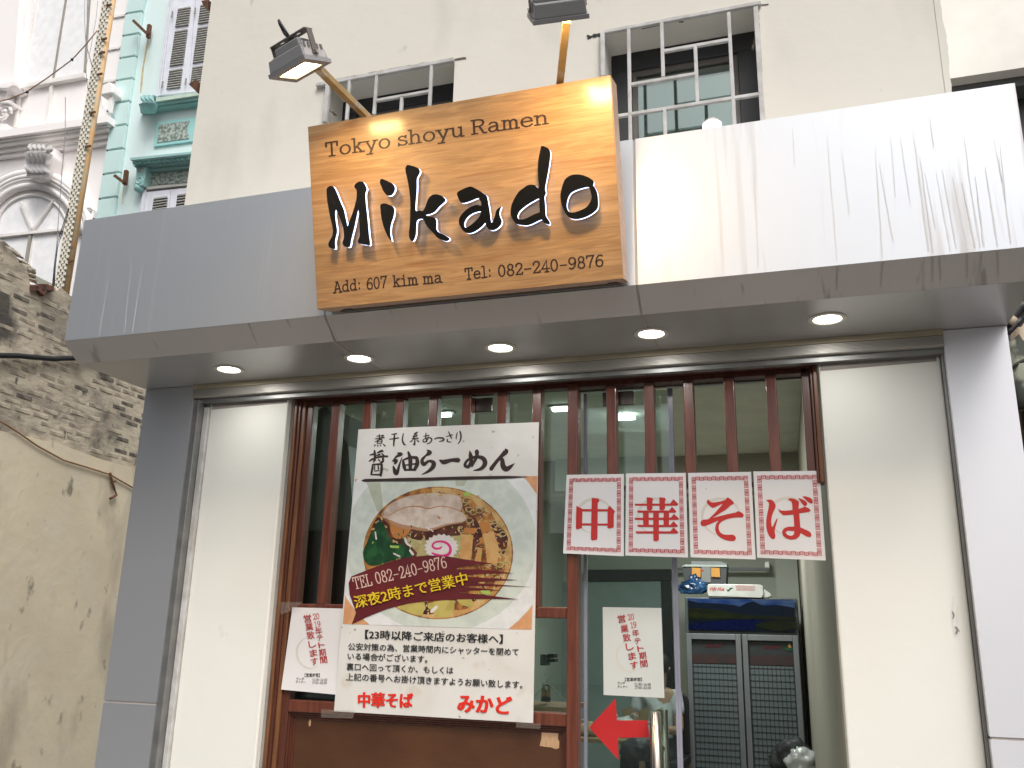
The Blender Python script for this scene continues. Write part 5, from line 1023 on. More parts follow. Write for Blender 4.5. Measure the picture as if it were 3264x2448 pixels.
for a, b, k in ((X0+.01, xm-.006, 0), (xm+.006, X1-.01, 1)):
    fw_ = .045
    d_ = MB(); 
    for q in ((a, a+fw_, .25, dz1), (b-fw_, b, .25, dz1), (a+fw_+.0003, b-fw_-.0003, dz1-.05, dz1), (a+fw_+.0003, b-fw_-.0003, .25, .32)): d_.box(q[0], q[1], YFr-.03, YFr+.01, q[2], q[3])
    do = d_.build('fridge_door', 'fridge_door', fr, bevel=.004)
    MB().box(a+fw_, b-fw_, YFr+.004, YFr+.008, .32, dz1-.05).build('door_glass', 'fridge_inside', do)
    zb0 = PY(*zz4([(1100, 865)])[0], YFr).z
    MB().box(a+fw_+.004, b-fw_-.004, YFr-.0005, YFr+.0035, .33, zb0).build('white_lining', 'fridge_panel', do)
    wr_ = MB(); n = 10
    for i in range(n+1): x = a+fw_+.01+(b-a-2*fw_-.02)*i/n; wr_.box(x-.0018, x+.0018, YFr-.006, YFr-.001, .33, zb0)
    zt = zb0-.02
    while zt > .35: wr_.box(a+fw_+.004, b-fw_-.004, YFr-.006, YFr-.001, zt-.0015, zt+.0015); zt -= .052
    tag(wr_.build('wire_rack', 'rack_wire', do), kind='stuff')
    c = zz4([(1050, 735), (1185, 735)]) if k == 0 else zz4([(1488, 748), (1625, 748)])
    mb = MB(); put_text(mb, HP, 'SANAKY', c[0], c[1], 24*.425, off=.03, hb=(0, .73), slant=.2); mb.build('brand_lettering', 'ink_maroon', do)
    q = zz4([(950, 790), (1285, 790), (1300, 860), (958, 855)]) if k == 0 else zz4([(1388, 800), (1735, 800), (1740, 875), (1392, 870)])
    mat('dull_red%d' % k, (.055, .018, .016), (.03, .02, .02), 12, .6); mb = MB(); poly(mb, HP, q, -.0016+.001); mb.build('red_band', 'dull_red%d' % k, do)
mb = MB(); poly(mb, HP, zz4([(1652, 752), (1668, 712), (1690, 700), (1708, 750), (1690, 765)]), .001); mb.build('green_sticker', 'p_green', fr)
mb = MB(); poly(mb, HP, zz4([(1675, 725), (1685, 708), (1694, 722), (1700, 740), (1682, 738)]), .002); mb.build('orange_sticker', 'latch_orange', fr)
# things on the fridge
tb = thing('tool_box', 'dark grey tool box with two orange latches standing on the fridge', 'tool box', PY(2245, 1855, YFr+.15))
fq([(160, 240), (780, 245), (768, 490), (185, 500)], zz3, YFr+.12, .22, 'box_body', 'box_dark', tb)
fq([(152, 232), (200, 218), (285, 218), (780, 225), (785, 252), (152, 246)], zz3, YFr+.105, .25, 'lid_rim', 'box_lid', tb)
fq([(280, 170), (700, 176), (778, 205), (780, 224), (285, 217)], zz3, YFr+.14, .18, 'clear_lid', 'sticker_grey', tb)
fq([(290, 262), (413, 268), (411, 396), (288, 386)], zz3, YFr+.095, .024, 'latch', 'latch_orange', tb); fq([(560, 262), (680, 268), (686, 396), (562, 390)], zz3, YFr+.095, .024, 'latch', 'latch_orange', tb)
fq([(425, 248), (552, 252), (554, 470), (425, 465)], zz3, YFr+.11, .009, 'label_plate', 'sticker_grey', tb)
TB = lambda x, y, l=0: PY(x, y, YFr+.108-l)
mb = MB(); poly(mb, TB, zz3([(430, 290), (455, 290), (460, 315), (435, 320)])); mb.build('red_mark', 'ink_red', tb)
def lump(name, m, c, r, seed, parent=None, sub=3, amp=.25):
    import bmesh
    from mathutils import noise
    bm = bmesh.new(); bmesh.ops.create_icosphere(bm, subdivisions=sub, radius=1)
    for v in bm.verts:
        n_ = noise.noise(v.co*2.1+Vector((seed, seed, 0)))*amp+noise.noise(v.co*5.3+Vector((0, seed, seed)))*amp*.5+abs(noise.noise(v.co*9+Vector((seed, 0, seed))))*amp*.35
        v.co *= 1+n_
        if v.co.z < -.62: v.co.z = -.62-(v.co.z+.62)*-.1
        v.co = Vector((c.x+v.co.x*r[0], c.y+v.co.y*r[1], c.z+v.co.z*r[2]))
    me = bpy.data.meshes.new(name); bm.to_mesh(me); bm.free(); me.materials.append(M[m]); return link(name, me, parent, True)
c = PY(2205, 1877, YFr+.08)
t = thing('plastic_bag', 'knotted dark blue plastic bag lying on the fridge in front of the tool box', 'plastic bag', c)
lump('bag', 'bag_blue', c+Vector((.0, 0, 0)), (.12, .07, .070), 3, t, 4, .34); 
for dx, dz, s in ((.02, .075, 1), (.05, .05, 2), (.085, .01, 4)): lump('knot', 'bag_blue', c+Vector((dx, -.01, dz)), (.035, .015, .05), 5+s, t, 3, .9)
c = PY(2340, 1883, YFr+.06)
t = thing('tissue_pack', 'long white plastic pack with red script lying on the fridge beside the blue bag', 'pack', c)
o = fixn(pbox(zz3([(512, 500), (560, 492), (1255, 502), (1290, 520), (1300, 640), (1270, 690), (520, 664), (506, 600)]), YFr, .12).build('pack_body', 'pack_white', t, bevel=.012))
o = fixn(pbox(zz3([(1302, 560), (1400, 625), (1415, 660), (1370, 688), (1275, 690)]), YFr+.02, .08).build('pack_end', 'pack_white', t, bevel=.01))
KP = lambda x, y, l=0: PY(x, y, YFr-.0015-l)
mb = MB(); put_text(mb, KP, 'Việt Hoa', zz3([(525, 592)])[0], zz3([(740, 592)])[0], 62*.226, off=.02, slant=.35, hb=(-.05, .8)); mb.build('red_script', 'ink_red', t)
mb = MB(); brush(mb, KP, [(q[0], q[1], q[2]*.226) for q in zz3([(780, 565, 8), (800, 590, 20), (830, 560, 22), (865, 552, 12)])]); mb.build('green_logo', 'p_green', t)
mb = MB()
for k in range(5): poly(mb, KP, zz3([(905+k*3, 515+k*16), (1180, 518+k*15), (1180, 522+k*15), (905+k*3, 520+k*16)]))
mb.build('red_print', 'ink_red', t)
# black bag by the right of the fridge, low
c = PY(2555, 2432, 4.6); t = thing('plastic_bag', 'pale crumpled plastic bag in a black one, low right in front of the fridge', 'plastic bag', c)
lump('inner_bag', 'bag_white', c, (.13, .1, .12), 8, t, 4, .25); lump('outer_bag', 'bag_black', c+Vector((-.06, .06, -.0)), (.17, .1, .16), 12, t, 4, .22)
# chair and the seated person
YPn = 5.0
cx = PY(2180, 2210, YPn+.1); t = thing('chair', 'black high backed chair behind the seated person, right of the door edge', 'chair', (cx.x-.15, cx.y, .16))
zt = cx.z; bx0, bx1 = PY(2140, 2300, YPn+.1).x, PY(2196, 2300, YPn+.1).x
o = MB().extr([(bx0-.15, YPn+.1, .62), (bx1, YPn+.1, .62), (bx1, YPn+.1, zt-.06), (bx1-.015, YPn+.1, zt-.02), (bx1-.05, YPn+.1, zt), (bx0-.10, YPn+.1, zt), (bx0-.15, YPn+.1, zt-.05)], (0, .05, 0)); fixn(o.build('backrest', 'chair_black', t, bevel=.01))
MB().box(bx0-.17, bx1, YPn-.35, YPn+.15, .55, .615).build('seat', 'chair_black', t, bevel=.01)
for x in (bx0-.15, bx1-.04):
    for y in (YPn-.32, YPn+.10): MB().box(x, x+.035, y, y+.035, .16, .549).build('leg', 'table_wood', t)
def skin(name, verts, edges, radii, m, parent=None, sub=2):
    me = bpy.data.meshes.new(name); me.from_pydata([tuple(v) for v in verts], edges, []); me.materials.append(M[m])
    o = link(name, me, parent)
    s = o.modifiers.new('skin', 'SKIN'); 
    for i, r_ in enumerate(radii): me.skin_vertices[0].data[i].radius = (r_, r_) if not isinstance(r_, tuple) else r_
    me.skin_vertices[0].data[0].use_root = True
    ss = o.modifiers.new('sub', 'SUBSURF'); ss.levels = ss.render_levels = sub
    for p_ in o.modifiers: pass
    s.use_smooth_shade = True; return o
hp = Vector((PY(2090, 2300, YPn-.1).x, YPn-.1, .64)); nk = PY(2112, 2195, YPn-.1)
pr = thing('person', 'person in a white t-shirt and dark trousers seated with their back to the black chair', 'person', (hp.x, hp.y, .16))
V3 = Vector
sz_ = nk.z-hp.z
sp = [hp, hp+V3((.02, .02, sz_*.3)), hp+V3((.03, .03, sz_*.65)), hp+V3((.04, .02, sz_*.88)), hp+V3((.05, 0, sz_*1.02)), hp+V3((.04, -.03, sz_+.12)), hp+V3((.03, -.04, sz_+.20))]
shl, shr = sp[3]+V3((-.17, 0, .0)), sp[3]+V3((.13, .02, 0)); ell_, elr = shl+V3((-.06, -.08, -.26)), shr+V3((.03, -.06, -.27)); wl_, wr2 = ell_+V3((-.04, -.22, .02)), elr+V3((-.10, -.21, .03))
kl, kr = hp+V3((-.16, -.42, .02)), hp+V3((.06, -.44, .02)); al, ar_ = kl+V3((-.01, .02, -.43)), kr+V3((.01, .02, -.43))
vs = sp + [shl, ell_, wl_, shr, elr, wr2, hp+V3((-.09, -.06, 0)), kl, al, hp+V3((.08, -.06, 0)), kr, ar_]
es = [(0, 1), (1, 2), (2, 3), (3, 4), (4, 5), (5, 6), (3, 7), (7, 8), (8, 9), (3, 10), (10, 11), (11, 12), (0, 13), (13, 14), (14, 15), (0, 16), (16, 17), (17, 18)]
rs = [.12, .11, .12, .09, .048, .078, .082, .055, .042, .03, .055, .042, .03, .085, .06, .04, .085, .06, .04]
skin('body', vs, es, rs, 'skin', pr)
for w_ in (wl_, wr2):
    d0 = V3((0.02, -1, -.1)).normalized()
    for k, a_ in enumerate((-.022, -.008, .006, .02)): skin('finger', [w_+d0*.05+V3((a_, 0, 0)), w_+d0*.095+V3((a_*1.1, 0, -.004)), w_+d0*(.125+.008*(k in (1, 2)))+V3((a_*1.1, 0, -.018))], [(0, 1), (1, 2)], [.009, .0085, .007], 'skin', pr, 1)
    skin('palm', [w_, w_+d0*.04, w_+d0*.07], [(0, 1), (1, 2)], [.027, .032, .026], 'skin', pr, 1); skin('thumb', [w_+d0*.03+V3((.03, 0, 0)), w_+d0*.06+V3((.045, 0, -.005)), w_+d0*.085+V3((.045, 0, -.015))], [(0, 1), (1, 2)], [.010, .0095, .008], 'skin', pr, 1)
skin('t_shirt', [hp+V3((.01, .01, .05)), sp[1], sp[2], sp[3]+V3((0, 0, .01)), shl+V3((0, 0, .01)), shl+(ell_-shl)*.6, shr+V3((0, 0, .01)), shr+(elr-shr)*.6], [(0, 1), (1, 2), (2, 3), (3, 4), (4, 5), (3, 6), (6, 7)], [.14, .13, .14, .115, .075, .062, .075, .062], 'cloth_white', pr)
skin('trousers', [hp, hp+V3((-.09, -.06, 0)), kl, al+V3((0, 0, .05)), hp+V3((.08, -.06, 0)), kr, ar_+V3((0, 0, .05))], [(0, 1), (1, 2), (2, 3), (0, 4), (4, 5), (5, 6)], [.13, .10, .075, .055, .10, .075, .055], 'cloth_dark', pr)
hd_ = sp[5]+(sp[6]-sp[5])*.5
lump('hair', 'hair', hd_+V3((.01, .015, .035)), (.093, .10, .105), 2, pr, 3, .06)
for s_ in (-1, 1):
    skin('ear', [hd_+V3((.085*s_+.005, -.01, -.01)), hd_+V3((.09*s_+.005, -.005, .02))], [(0, 1)], [.013, .015], 'skin', pr, 1)
    skin('eye', [hd_+V3((.03*s_, -.088, .005)), hd_+V3((.034*s_, -.089, .005))], [(0, 1)], [.008, .008], 'hair', pr, 1)
skin('nose', [hd_+V3((0, -.085, .0)), hd_+V3((0, -.10, -.02))], [(0, 1)], [.010, .013], 'skin', pr, 1)
# table with bags, left of the person
tz = PY(1980, 2345, 4.2).z
tt = thing('table', 'wooden table with bags on it in the room, behind the red arrow', 'table', (-1.35, 4.2, .16))
MB().box(-2.0, PY(2080, 2345, 4.2).x, 3.9, 4.6, tz-.03, tz).build('tabletop', 'table_wood', tt, bevel=.004)
xr_ = PY(2080, 2345, 4.2).x
for x in (-1.97, xr_-.06):
    for y in (3.93, 4.53): MB().box(x, x+.04, y, y+.04, .16, tz-.031).build('leg', 'table_wood', tt)
def bag_at(px, py, Y, r, m, lb, seed, cat='plastic bag'):
    c = PY(px, py, Y); c.z = tz+r[2]*.62; t = thing('plastic_bag' if cat == 'plastic bag' else cat.replace(' ', '_'), lb, cat, c); lump('bag', m, c, r, seed, t)
    for s_ in (-1, 1): MB().tube([c+V3((s_*r[0]*.3, 0, r[2]*.7)), c+V3((s_*r[0]*.55, -.01, r[2]*1.25)), c+V3((s_*r[0]*.85, -.02, r[2]*1.1)), c+V3((s_*r[0]*.8, -.01, r[2]*.5))], .007, 6).build('handle', m, t, smooth=True)
bag_at(1990, 2300, 4.15, (.12, .1, .09), 'bag_white', 'crumpled white plastic bag on the table, above the shaft of the red arrow', 4)
bag_at(2052, 2330, 4.0, (.07, .07, .07), 'bag_white', 'small white plastic bag on the table end just left of the steel handle', 9)
bag_at(1880, 2330, 4.1, (.10, .1, .06), 'kraft', 'brown crumpled paper bag on the table left of the arrow tip', 15, 'paper bag')
c = PY(2040, 2265, 4.45); t = thing('menu_cards', 'brown paper sheets standing on the table behind the white bags', 'papers', (c.x, c.y, tz))
for k, (dx, a_) in enumerate(((-.10, -.25), (-.03, .1), (.04, .3))): fixn(MB().extr([(c.x+dx, c.y+k*.02, tz+.001), (c.x+dx+.08, c.y+k*.02, tz+.001), (c.x+dx+.08+a_*.2, c.y+k*.02, tz+.20), (c.x+dx+a_*.2, c.y+k*.02, tz+.17)], (0, .004, 0)).build('card', 'kraft', t))
c = PY(2030, 2395, 3.7); t = thing('plastic_bag', 'black plastic bag hanging under the table edge below the arrow shaft', 'plastic bag', c); lump('bag', 'bag_black', c, (.12, .08, .09), 6, t, 4, .22)
# small shelf things behind the left glazing
z = Zm(1700, 1780, .403)
t = thing('shelf', 'narrow shelf board behind the lower left glazing at the right of the poster', 'shelf', PY(1740, 2255, .5))
fixn(pbox(z([(-300, 1160), (262, 1180), (262, 1212), (-300, 1192)]), .45, .3).build('board', 'bare_wood', t))
t = thing('device_rack', 'small black stacked device behind the glass at the right of the poster', 'device', PY(1740, 2100, .7))
for q in ([(52, 758), (104, 758), (104, 848), (52, 848)], [(106, 755), (165, 752), (165, 786), (106, 790)], [(106, 795), (168, 793), (168, 820), (106, 822)]): fixn(pbox(z(q), .62, .06).build('box', 'chair_black', t, bevel=.004))
t = thing('flask', 'dark steel flask with a black base standing on the shelf behind the glass', 'flask', PY(1738, 2230, .6))
c0, c1, c2_ = PY(*z([(98, 1132)])[0], .6), PY(*z([(100, 1100)])[0], .6), PY(*z([(102, 990)])[0], .6)
MB().tube([(c0.x, .6, c0.z), (c0.x, .6, c1.z)], .020, 16).build('base', 'chair_black', t); MB().tube([(c0.x, .6, c1.z+.0005), (c0.x, .6, c2_.z-.01), (c0.x, .6, c2_.z)], [.019, .019, .012], 16).build('body', 'steel', t, smooth=True)
t = thing('hanging_chain', 'thin bead chain with a round tag hanging behind the lower left glass', 'chain', PY(1743, 2150, .12)); q = z([(0, 1105), (60, 1030), (105, 985), (110, 930), (112, 985), (180, 1050), (258, 1130)])
MB().tube([PY(x, y, .12) for x, y in q], .0018, 6).build('chain', 'grille_white', t); c = PY(*z([(107, 935)])[0], .12)
MB().tube([c+V3((.011*math.cos(i*.5), 0, .011*math.sin(i*.5))) for i in range(14)], .0012, 6).build('tag_ring', 'grille_white', t)
# ============================================================ BUILDINGS TO THE LEFT
YW8 = 8.0
wb = thing('white_building', 'ornate white painted building with a fan window and heavy cornice, upper left', 'building', PY(100, 900, YW8))
def fp(pts, zf, Y, dep, nm, m, par, bevel=0):
    o = pbox(zf(pts) if zf else pts, Y, dep).build(nm, m, par, bevel); return fixn(o)
z1 = Zm(0, 0, .42194); z2_ = Zm(0, 0, .18083); z3_ = Zm(0, 400, .30139)
fp([(-700, -500), (480, -500), (405, 10), (305, 700), (240, 1150), (-700, 1150)], None, YW8, 5, 'wall', 'far_white', wb)
def shift(l, k): return l
def bars(par, zf, segs, Y, r, nm, m):
    for a, b in segs:
        (ax, ay), (bx, by) = zf([a, b]); MB().bar(PY(ax, ay, Y), PY(bx, by, Y), r, r, up=(0, 1, 0)).build(nm, m, par)
# cornice courses (left y, right y at x = 0 and 830 of the zoomed view), each with its own projection
for k, (l0, r0_, l1, r1_, pj) in enumerate(((985, 868, 1040, 920, .34), (1044, 924, 1072, 950, .27), (1076, 954, 1100, 985, .22), (1104, 990, 1150, 1040, .14), (1154, 1044, 1192, 1085, .08))):
    sl = (r0_-l0)/830; ex_ = lambda x, y0: y0+sl*x
    fp([(-600, ex_(-600, l0)), (815, r0_), (812, r1_), (-600, ex_(-600, l1))], z1, YW8-pj, pj-.001, 'cornice_course', 'far_trim' if k in (1, 3) else 'far_white', wb)
# big upper window: recessed leaves with frame and dark gap
uwn = fp([(300, -260), (700, -330), (635, 560), (165, 650)], z1, YW8-.012, .011, 'window', 'far_white_door', wb)
fp([(250, -260), (298, -268), (163, 650), (120, 660)], z1, YW8-.06, .059, 'architrave', 'far_white', wb); fp([(160, 636), (640, 548), (638, 578), (160, 662)], z1, YW8-.10, .099, 'window_sill', 'far_trim', wb)
bars(uwn, z1, [((540, -250), (405, 592))], YW8-.02, .035, 'meeting_gap', 'far_grey'); bars(uwn, z1, [((690, -200), (640, 548))], YW8-.02, .03, 'edge_gap', 'far_grey'); bars(uwn, z1, [((282, 5), (177, 628))], YW8-.02, .02, 'edge_gap', 'far_trim')
bars(wb, z1, [((398, 612), (355, 935)), ((160, 665), (118, 965)), ((165, 652), (388, 610)), ((405, 606), (636, 566))], YW8-.035, .055, 'moulding', 'far_trim')
# pilaster with its capital at the picture's left edge
fp([(-150, -300), (170, -300), (105, 620), (-200, 680)], z1, YW8-.18, .179, 'pilaster', 'far_white', wb, .02)
for q, pj in (([(-200, 625), (108, 640), (60, 665), (-200, 665)], .34), ([(-200, 668), (58, 668), (40, 740), (-200, 735)], .22), ([(-200, 738), (80, 758), (72, 778), (-200, 775)], .28), ([(-200, 930), (50, 935), (40, 985), (-200, 1000)], .22)): fp(q, z1, YW8-pj, pj-.001, 'capital_course', 'far_white', wb, .01)
for cx_, cy_ in ((30, 860),):
    x, y = z1([(cx_, cy_)])[0]; c = PY(x, y, YW8-.2); MB().tube([c+V3((.17*(1-i/16)*math.cos(i*.75), 0, .17*(1-i/16)*math.sin(i*.75))) for i in range(15)], .035, 8).build('volute', 'far_white', wb, smooth=True)
# fan window and its arch
hub = (340, 1118)
def arcpts(r, a0, a1, n=28, sxr=1.0): return [(hub[0]+r*sxr*math.cos(math.radians(a0+(a1-a0)*i/n))-r*.07*math.sin(math.radians(a0+(a1-a0)*i/n)), hub[1]-r*math.sin(math.radians(a0+(a1-a0)*i/n))-r*.13*math.cos(math.radians(a0+(a1-a0)*i/n))*0.6) for i in range(n+1)]
for r_, rad, pj, m in ((612, .075, .10, 'far_white'), (575, .05, .12, 'far_trim'), (545, .05, .10, 'far_white'), (515, .045, .08, 'far_trim'), (478, .07, .06, 'far_white')):
    MB().tube([PY(*p, YW8-pj) for p in z3_(arcpts(r_, -6, 188))], rad, 8).build('arch_moulding', m, wb, smooth=True)
fan = fixn(MB().extr([PY(*p, YW8-.012) for p in z3_(arcpts(378, 0, 180)+[(-40, 1150)])], (0, .011, 0)).build('fan_window', 'far_white_door', wb))
MB().tube([PY(*p, YW8-.03) for p in z3_(arcpts(378, 0, 180))], .028, 6).build('fan_frame', 'far_trim', fan, smooth=True)
for a, b, r_ in (((345, 1110), (222, 815), .045), ((345, 1110), (572, 790), .045), ((-60, 1178), (700, 1098), .05)): (ax, ay), (bx, by) = z3_([a, b]); MB().bar(PY(ax, ay, YW8-.05), PY(bx, by, YW8-.05), r_, r_, up=(0, 1, 0)).build('glazing_bar', 'far_trim', fan)
lowr = fp([(-60, 1195), (690, 1120), (620, 1800), (-100, 1800)], z3_, YW8-.013, .012, 'door_leaves', 'far_white_door', wb); bars(lowr, z3_, [((330, 1140), (262, 1560))], YW8-.03, .05, 'meeting_gap', 'far_grey')
bars(lowr, z3_, [((360, 1165), (680, 1130)), ((360, 1165), (318, 1480)), ((10, 1195), (300, 1160))], YW8-.02, .02, 'panel_bead', 'far_trim')
# keystone: three curling flutes
for k in range(4):
    x0 = 345+k*48; pts = z3_([(x0+10, 240), (x0-8, 300), (x0-5, 380), (x0-22, 440), (x0-5, 520), (x0+22-k*4, 560)])
    MB().tube([PY(p[0], p[1], YW8-d_) for p, d_ in zip(pts, (.40, .48, .34, .30, .36, .20))], [.10, .12, .10, .11, .10, .04], 10).build('keystone_flute', 'far_white', wb, smooth=True)
fp([(330, 225), (545, 215), (560, 330), (470, 560), (340, 570), (315, 380)], z3_, YW8-.28, .279, 'keystone_block', 'far_white', wb, .03)
for k in range(5): fp([(850, 868+k*22), (940+(k < 4)*10, 860+k*22), (945+(k < 4)*10, 876+k*22), (850, 884+k*22)], z3_, YW8-.16+k*.012, .14-k*.012, 'impost_course', 'far_white' if k % 2 else 'far_trim', wb)
fp([(935, 862), (985, 890), (985, 970), (940, 985)], z3_, YW8-.10, .099, 'impost_end', 'far_white', wb); fp([(840, 985), (960, 975), (880, 1010), (840, 1020)], z3_, YW8-.12, .119, 'impost_course', 'far_trim', wb)
bars(wb, z2_, [((1960, 312), (2205, 272)), ((1880, 882), (2125, 842)), ((1800, 1458), (2055, 1412))], YW8-.006, .05, 'joint', 'far_trim')
# hooded vent hanging on the white wall
vt = thing('wall_hood', 'cream hooded bracket on the white wall between the lattice mast and teal building', 'hood', PY(345, 300, YW8))
fp([(760, 650), (825, 615), (858, 640), (850, 700), (755, 720)], z1, YW8-.4, .39, 'hood', 'far_white', vt, .03); bars(vt, z1, [((745, 785), (822, 860)), ((855, 650), (828, 855)), ((748, 700), (742, 780))], YW8-.3, .07, 'strut', 'far_white')
# ---------------------------------------------------------------- teal building
tb2 = thing('teal_building', 'pale turquoise building with quoins, louvred shutters and darker teal mouldings', 'building', PY(500, 900, YW8))
fp([(421, -100), (760, -150), (760, 1200), (232, 1200), (306, 692), (407, 0)], None, YW8-.10, 4, 'wall', 'teal_wall', tb2)
gr_ = [(985, 1105, -60), (950, 1070, 100), (925, 1048, 268), (903, 1023, 437), (878, 1000, 605), (853, 975, 778), (825, 950, 955), (802, 928, 1135), (775, 902, 1315), (745, 876, 1500), (722, 852, 1690)]
for a, b in zip(gr_, gr_[1:]):
    q = [(a[0], a[2]+8), (a[1], a[2]-10), (b[1], b[2]-24), (b[0], b[2]-4)]
    fp(q, z1, YW8-.17, .069, 'quoin', 'teal_quoin', tb2, .008)
    fp([(b[0], b[2]-2), (b[1], b[2]-20), (b[1], b[2]-10), (b[0], b[2]+6)], z1, YW8-.115, .014, 'joint', 'shutter_dark', tb2)  # dark strip paints the shade under each quoin into the groove
z4_ = Zm(380, 0, .20492)
def shutter(secs, outline, nm='shutter'):
    sh = fp(outline, z4_, YW8-.15, .045, nm, 'shutter_paint', tb2)
    for q, n in secs:
        fp(q, z4_, YW8-.155, .004, 'recess', 'shutter_dark', sh)
        for k in range(n):
            t0 = (k+.12)/n; t1 = (k+.38)/n
            L0 = lerpq([q[0], q[1], q[2], q[3]], 0, t0); R0 = lerpq(q, 1, t0); L1 = lerpq(q, 0, t1); R1 = lerpq(q, 1, t1)
            fp([L0, R0, R1, L1], z4_, YW8-.185, .028, 'louvre', 'louvre_paint', sh)
    return sh
shutter([([(915, 135), (1105, 100), (1065, 395), (868, 425)], 8), ([(865, 485), (1058, 450), (985, 1005), (783, 1035)], 15), ([(780, 1095), (978, 1060), (940, 1365), (735, 1392)], 8)], [(845, -120), (1195, -180), (1072, 1432), (648, 1478)])
shutter([([(1265, 75), (1460, 40), (1420, 345), (1222, 375)], 8), ([(1220, 430), (1412, 395), (1340, 955), (1140, 990)], 15), ([(1140, 1045), (1335, 1010), (1300, 1290), (1100, 1320)], 8)], [(1203, -180), (1560, -230), (1500, 1390), (1078, 1432)])
bars(tb2, z4_, [((830, -60), (632, 1490)), ((800, -60), (600, 1500))], YW8-.14, .035, 'window_frame', 'shutter_paint')
for a, b in (((830, 175), (815, 275)), ((1185, 120), (1170, 215)), ((680, 1265), (660, 1365)), ((1040, 1220), (1025, 1315))): bars(tb2, z4_, [(a, b)], YW8-.20, .02, 'hinge', 'pipe_grey')
fp([(570, 1520), (1500, 1400), (1500, 1440), (570, 1580)], z4_, YW8-.34, .239, 'sill_top', 'teal_pale', tb2)
for k, (a, b, pj) in enumerate(((1590, 1625, .30), (1628, 1680, .24), (1685, 1720, .17))): fp([(310+k*8, a+30), (1500, a-125), (1500, b-125), (310+k*8, b+30)], z4_, YW8-pj, pj-.101, 'sill_course', 'teal_trim', tb2)
for k in range(3):
    p = z1([(1092+k*32, 745), (1088+k*32, 790), (1100+k*30, 845)]); MB().tube([PY(x, y, YW8-d_) for (x, y), d_ in zip(p, (.34, .42, .26))], [.07, .085, .05], 10).build('sill_scroll', 'teal_frame', tb2, smooth=True)
pn = fp([(1175, 925), (1500, 880), (1480, 1062), (1160, 1105)], z1, YW8-.14, .039, 'framed_panel', 'teal_frame', tb2); fp([(1200, 942), (1432, 912), (1412, 965), (1428, 1045), (1186, 1078)], z1, YW8-.15, .009, 'pebble_field', 'pebble', pn)
fp([(980, 1192), (1480, 1142), (1480, 1158), (985, 1210)], z1, YW8-.45, .349, 'cornice_course', 'teal_trim', tb2); fp([(995, 1232), (1480, 1195), (1480, 1215), (1010, 1258)], z1, YW8-.30, .199, 'cornice_course', 'teal_trim', tb2); fp([(1110, 1262), (1480, 1222), (1480, 1260), (1105, 1300)], z1, YW8-.20, .099, 'cornice_course', 'teal_trim', tb2)
for k in range(12): x = 1002+k*36; y = 1213-k*3.4; fp([(x, y), (x+26, y-2.5), (x+24, y+17), (x-2, y+20)], z1, YW8-.38, .27, 'dentil', 'teal_frame', tb2)
br2 = fp([(1028, 1262), (1110, 1256), (1080, 1400), (1030, 1405)], z1, YW8-.28, .179, 'console_bracket', 'teal_trim', tb2, .01); fp([(1038, 1272), (1078, 1268), (1075, 1295), (1036, 1298)], z1, YW8-.29, .009, 'bracket_panel', 'pebble', br2)
x, y = z1([(1055, 1422)])[0]; c = PY(x, y, YW8-.2); lump('bracket_ball', 'teal_frame', c, (.09, .09, .10), 3, br2, 2, .03)
c = PY(*z1([(1052, 1362)])[0], YW8-.285); MB().tube([c+V3((.06*math.cos(i*.45), 0, .06*math.sin(i*.45))) for i in range(15)], .012, 6).build('bracket_roundel', 'teal_frame', br2)
pn = fp([(1112, 1302), (1480, 1262), (1480, 1375), (1100, 1412)], z1, YW8-.13, .029, 'pebble_frame', 'louvre_paint', tb2); fp([(1125, 1316), (1480, 1282), (1480, 1370), (1114, 1402)], z1, YW8-.14, .009, 'pebble_field', 'pebble', pn)
fp([(1095, 1412), (1480, 1378), (1480, 1392), (1098, 1432)], z1, YW8-.18, .079, 'window_head', 'louvre_paint', tb2)
z4_ = z1
shutter([([(1162, 1497), (1262, 1482), (1246, 1640), (1138, 1658)], 8)], [(1112, 1450), (1290, 1430), (1262, 1700), (1075, 1700)]); shutter([([(1340, 1470), (1445, 1455), (1430, 1620), (1320, 1640)], 8)], [(1294, 1430), (1480, 1410), (1480, 1700), (1266, 1700)])
bars(tb2, z1, [((1100, 1440), (1062, 1700))], YW8-.15, .06, 'window_frame', 'shutter_paint')
for nm, segs, st, lb in (('rusty_bracket', [((1010, 158), (1118, 262)), ((1130, 190), (1120, 285))], [(1120, 285, 10), (1108, 360, 14), (1092, 450, 12), (1080, 520, 12), (1070, 620, 16), (1062, 700, 8)], 'rusty V shaped steel bracket high on the turquoise wall, over a long rust streak'),
        ('rusty_bracket', [((868, 1328), (940, 1382)), ((956, 1290), (943, 1395))], [(938, 1395, 8), (930, 1460, 9), (925, 1540, 5)], 'smaller rusty steel bracket low on the turquoise wall beside the quoins, short streak')):
    t = thing(nm, lb, 'bracket', PY(*z1([segs[1][1]])[0], YW8-.2), 'rusty brackets on the turquoise wall')
    bars(t, z1, segs[:1], YW8-.35, .05, 'arm', 'rust'); bars(t, z1, segs[1:], YW8-.2, .06, 'arm', 'rust')
    mb = MB(); brush(mb, lambda x, y, l=0: PY(x, y, YW8-.1005-l), [(q[0], q[1], q[2]*.42) for q in z1(st)]); mb.build('rust_streak', 'rust_stain', tb2)
# corner tiles poking past our own building's edge
for q, lb in (([(1425, 635), (1480, 598), (1495, 640), (1490, 700)], 'lower rusty sheet metal corner sticking out past the cream wall edge'), ([(1520, 5), (1575, -5), (1570, 70), (1535, 40)], 'upper crumpled rusty metal corner at the cream wall edge, top of photo')):
    o = fixn(pbox(z1(q), .4, .25).build('metal_flashing', 'rust')); tag(o, lb, 'flashing')
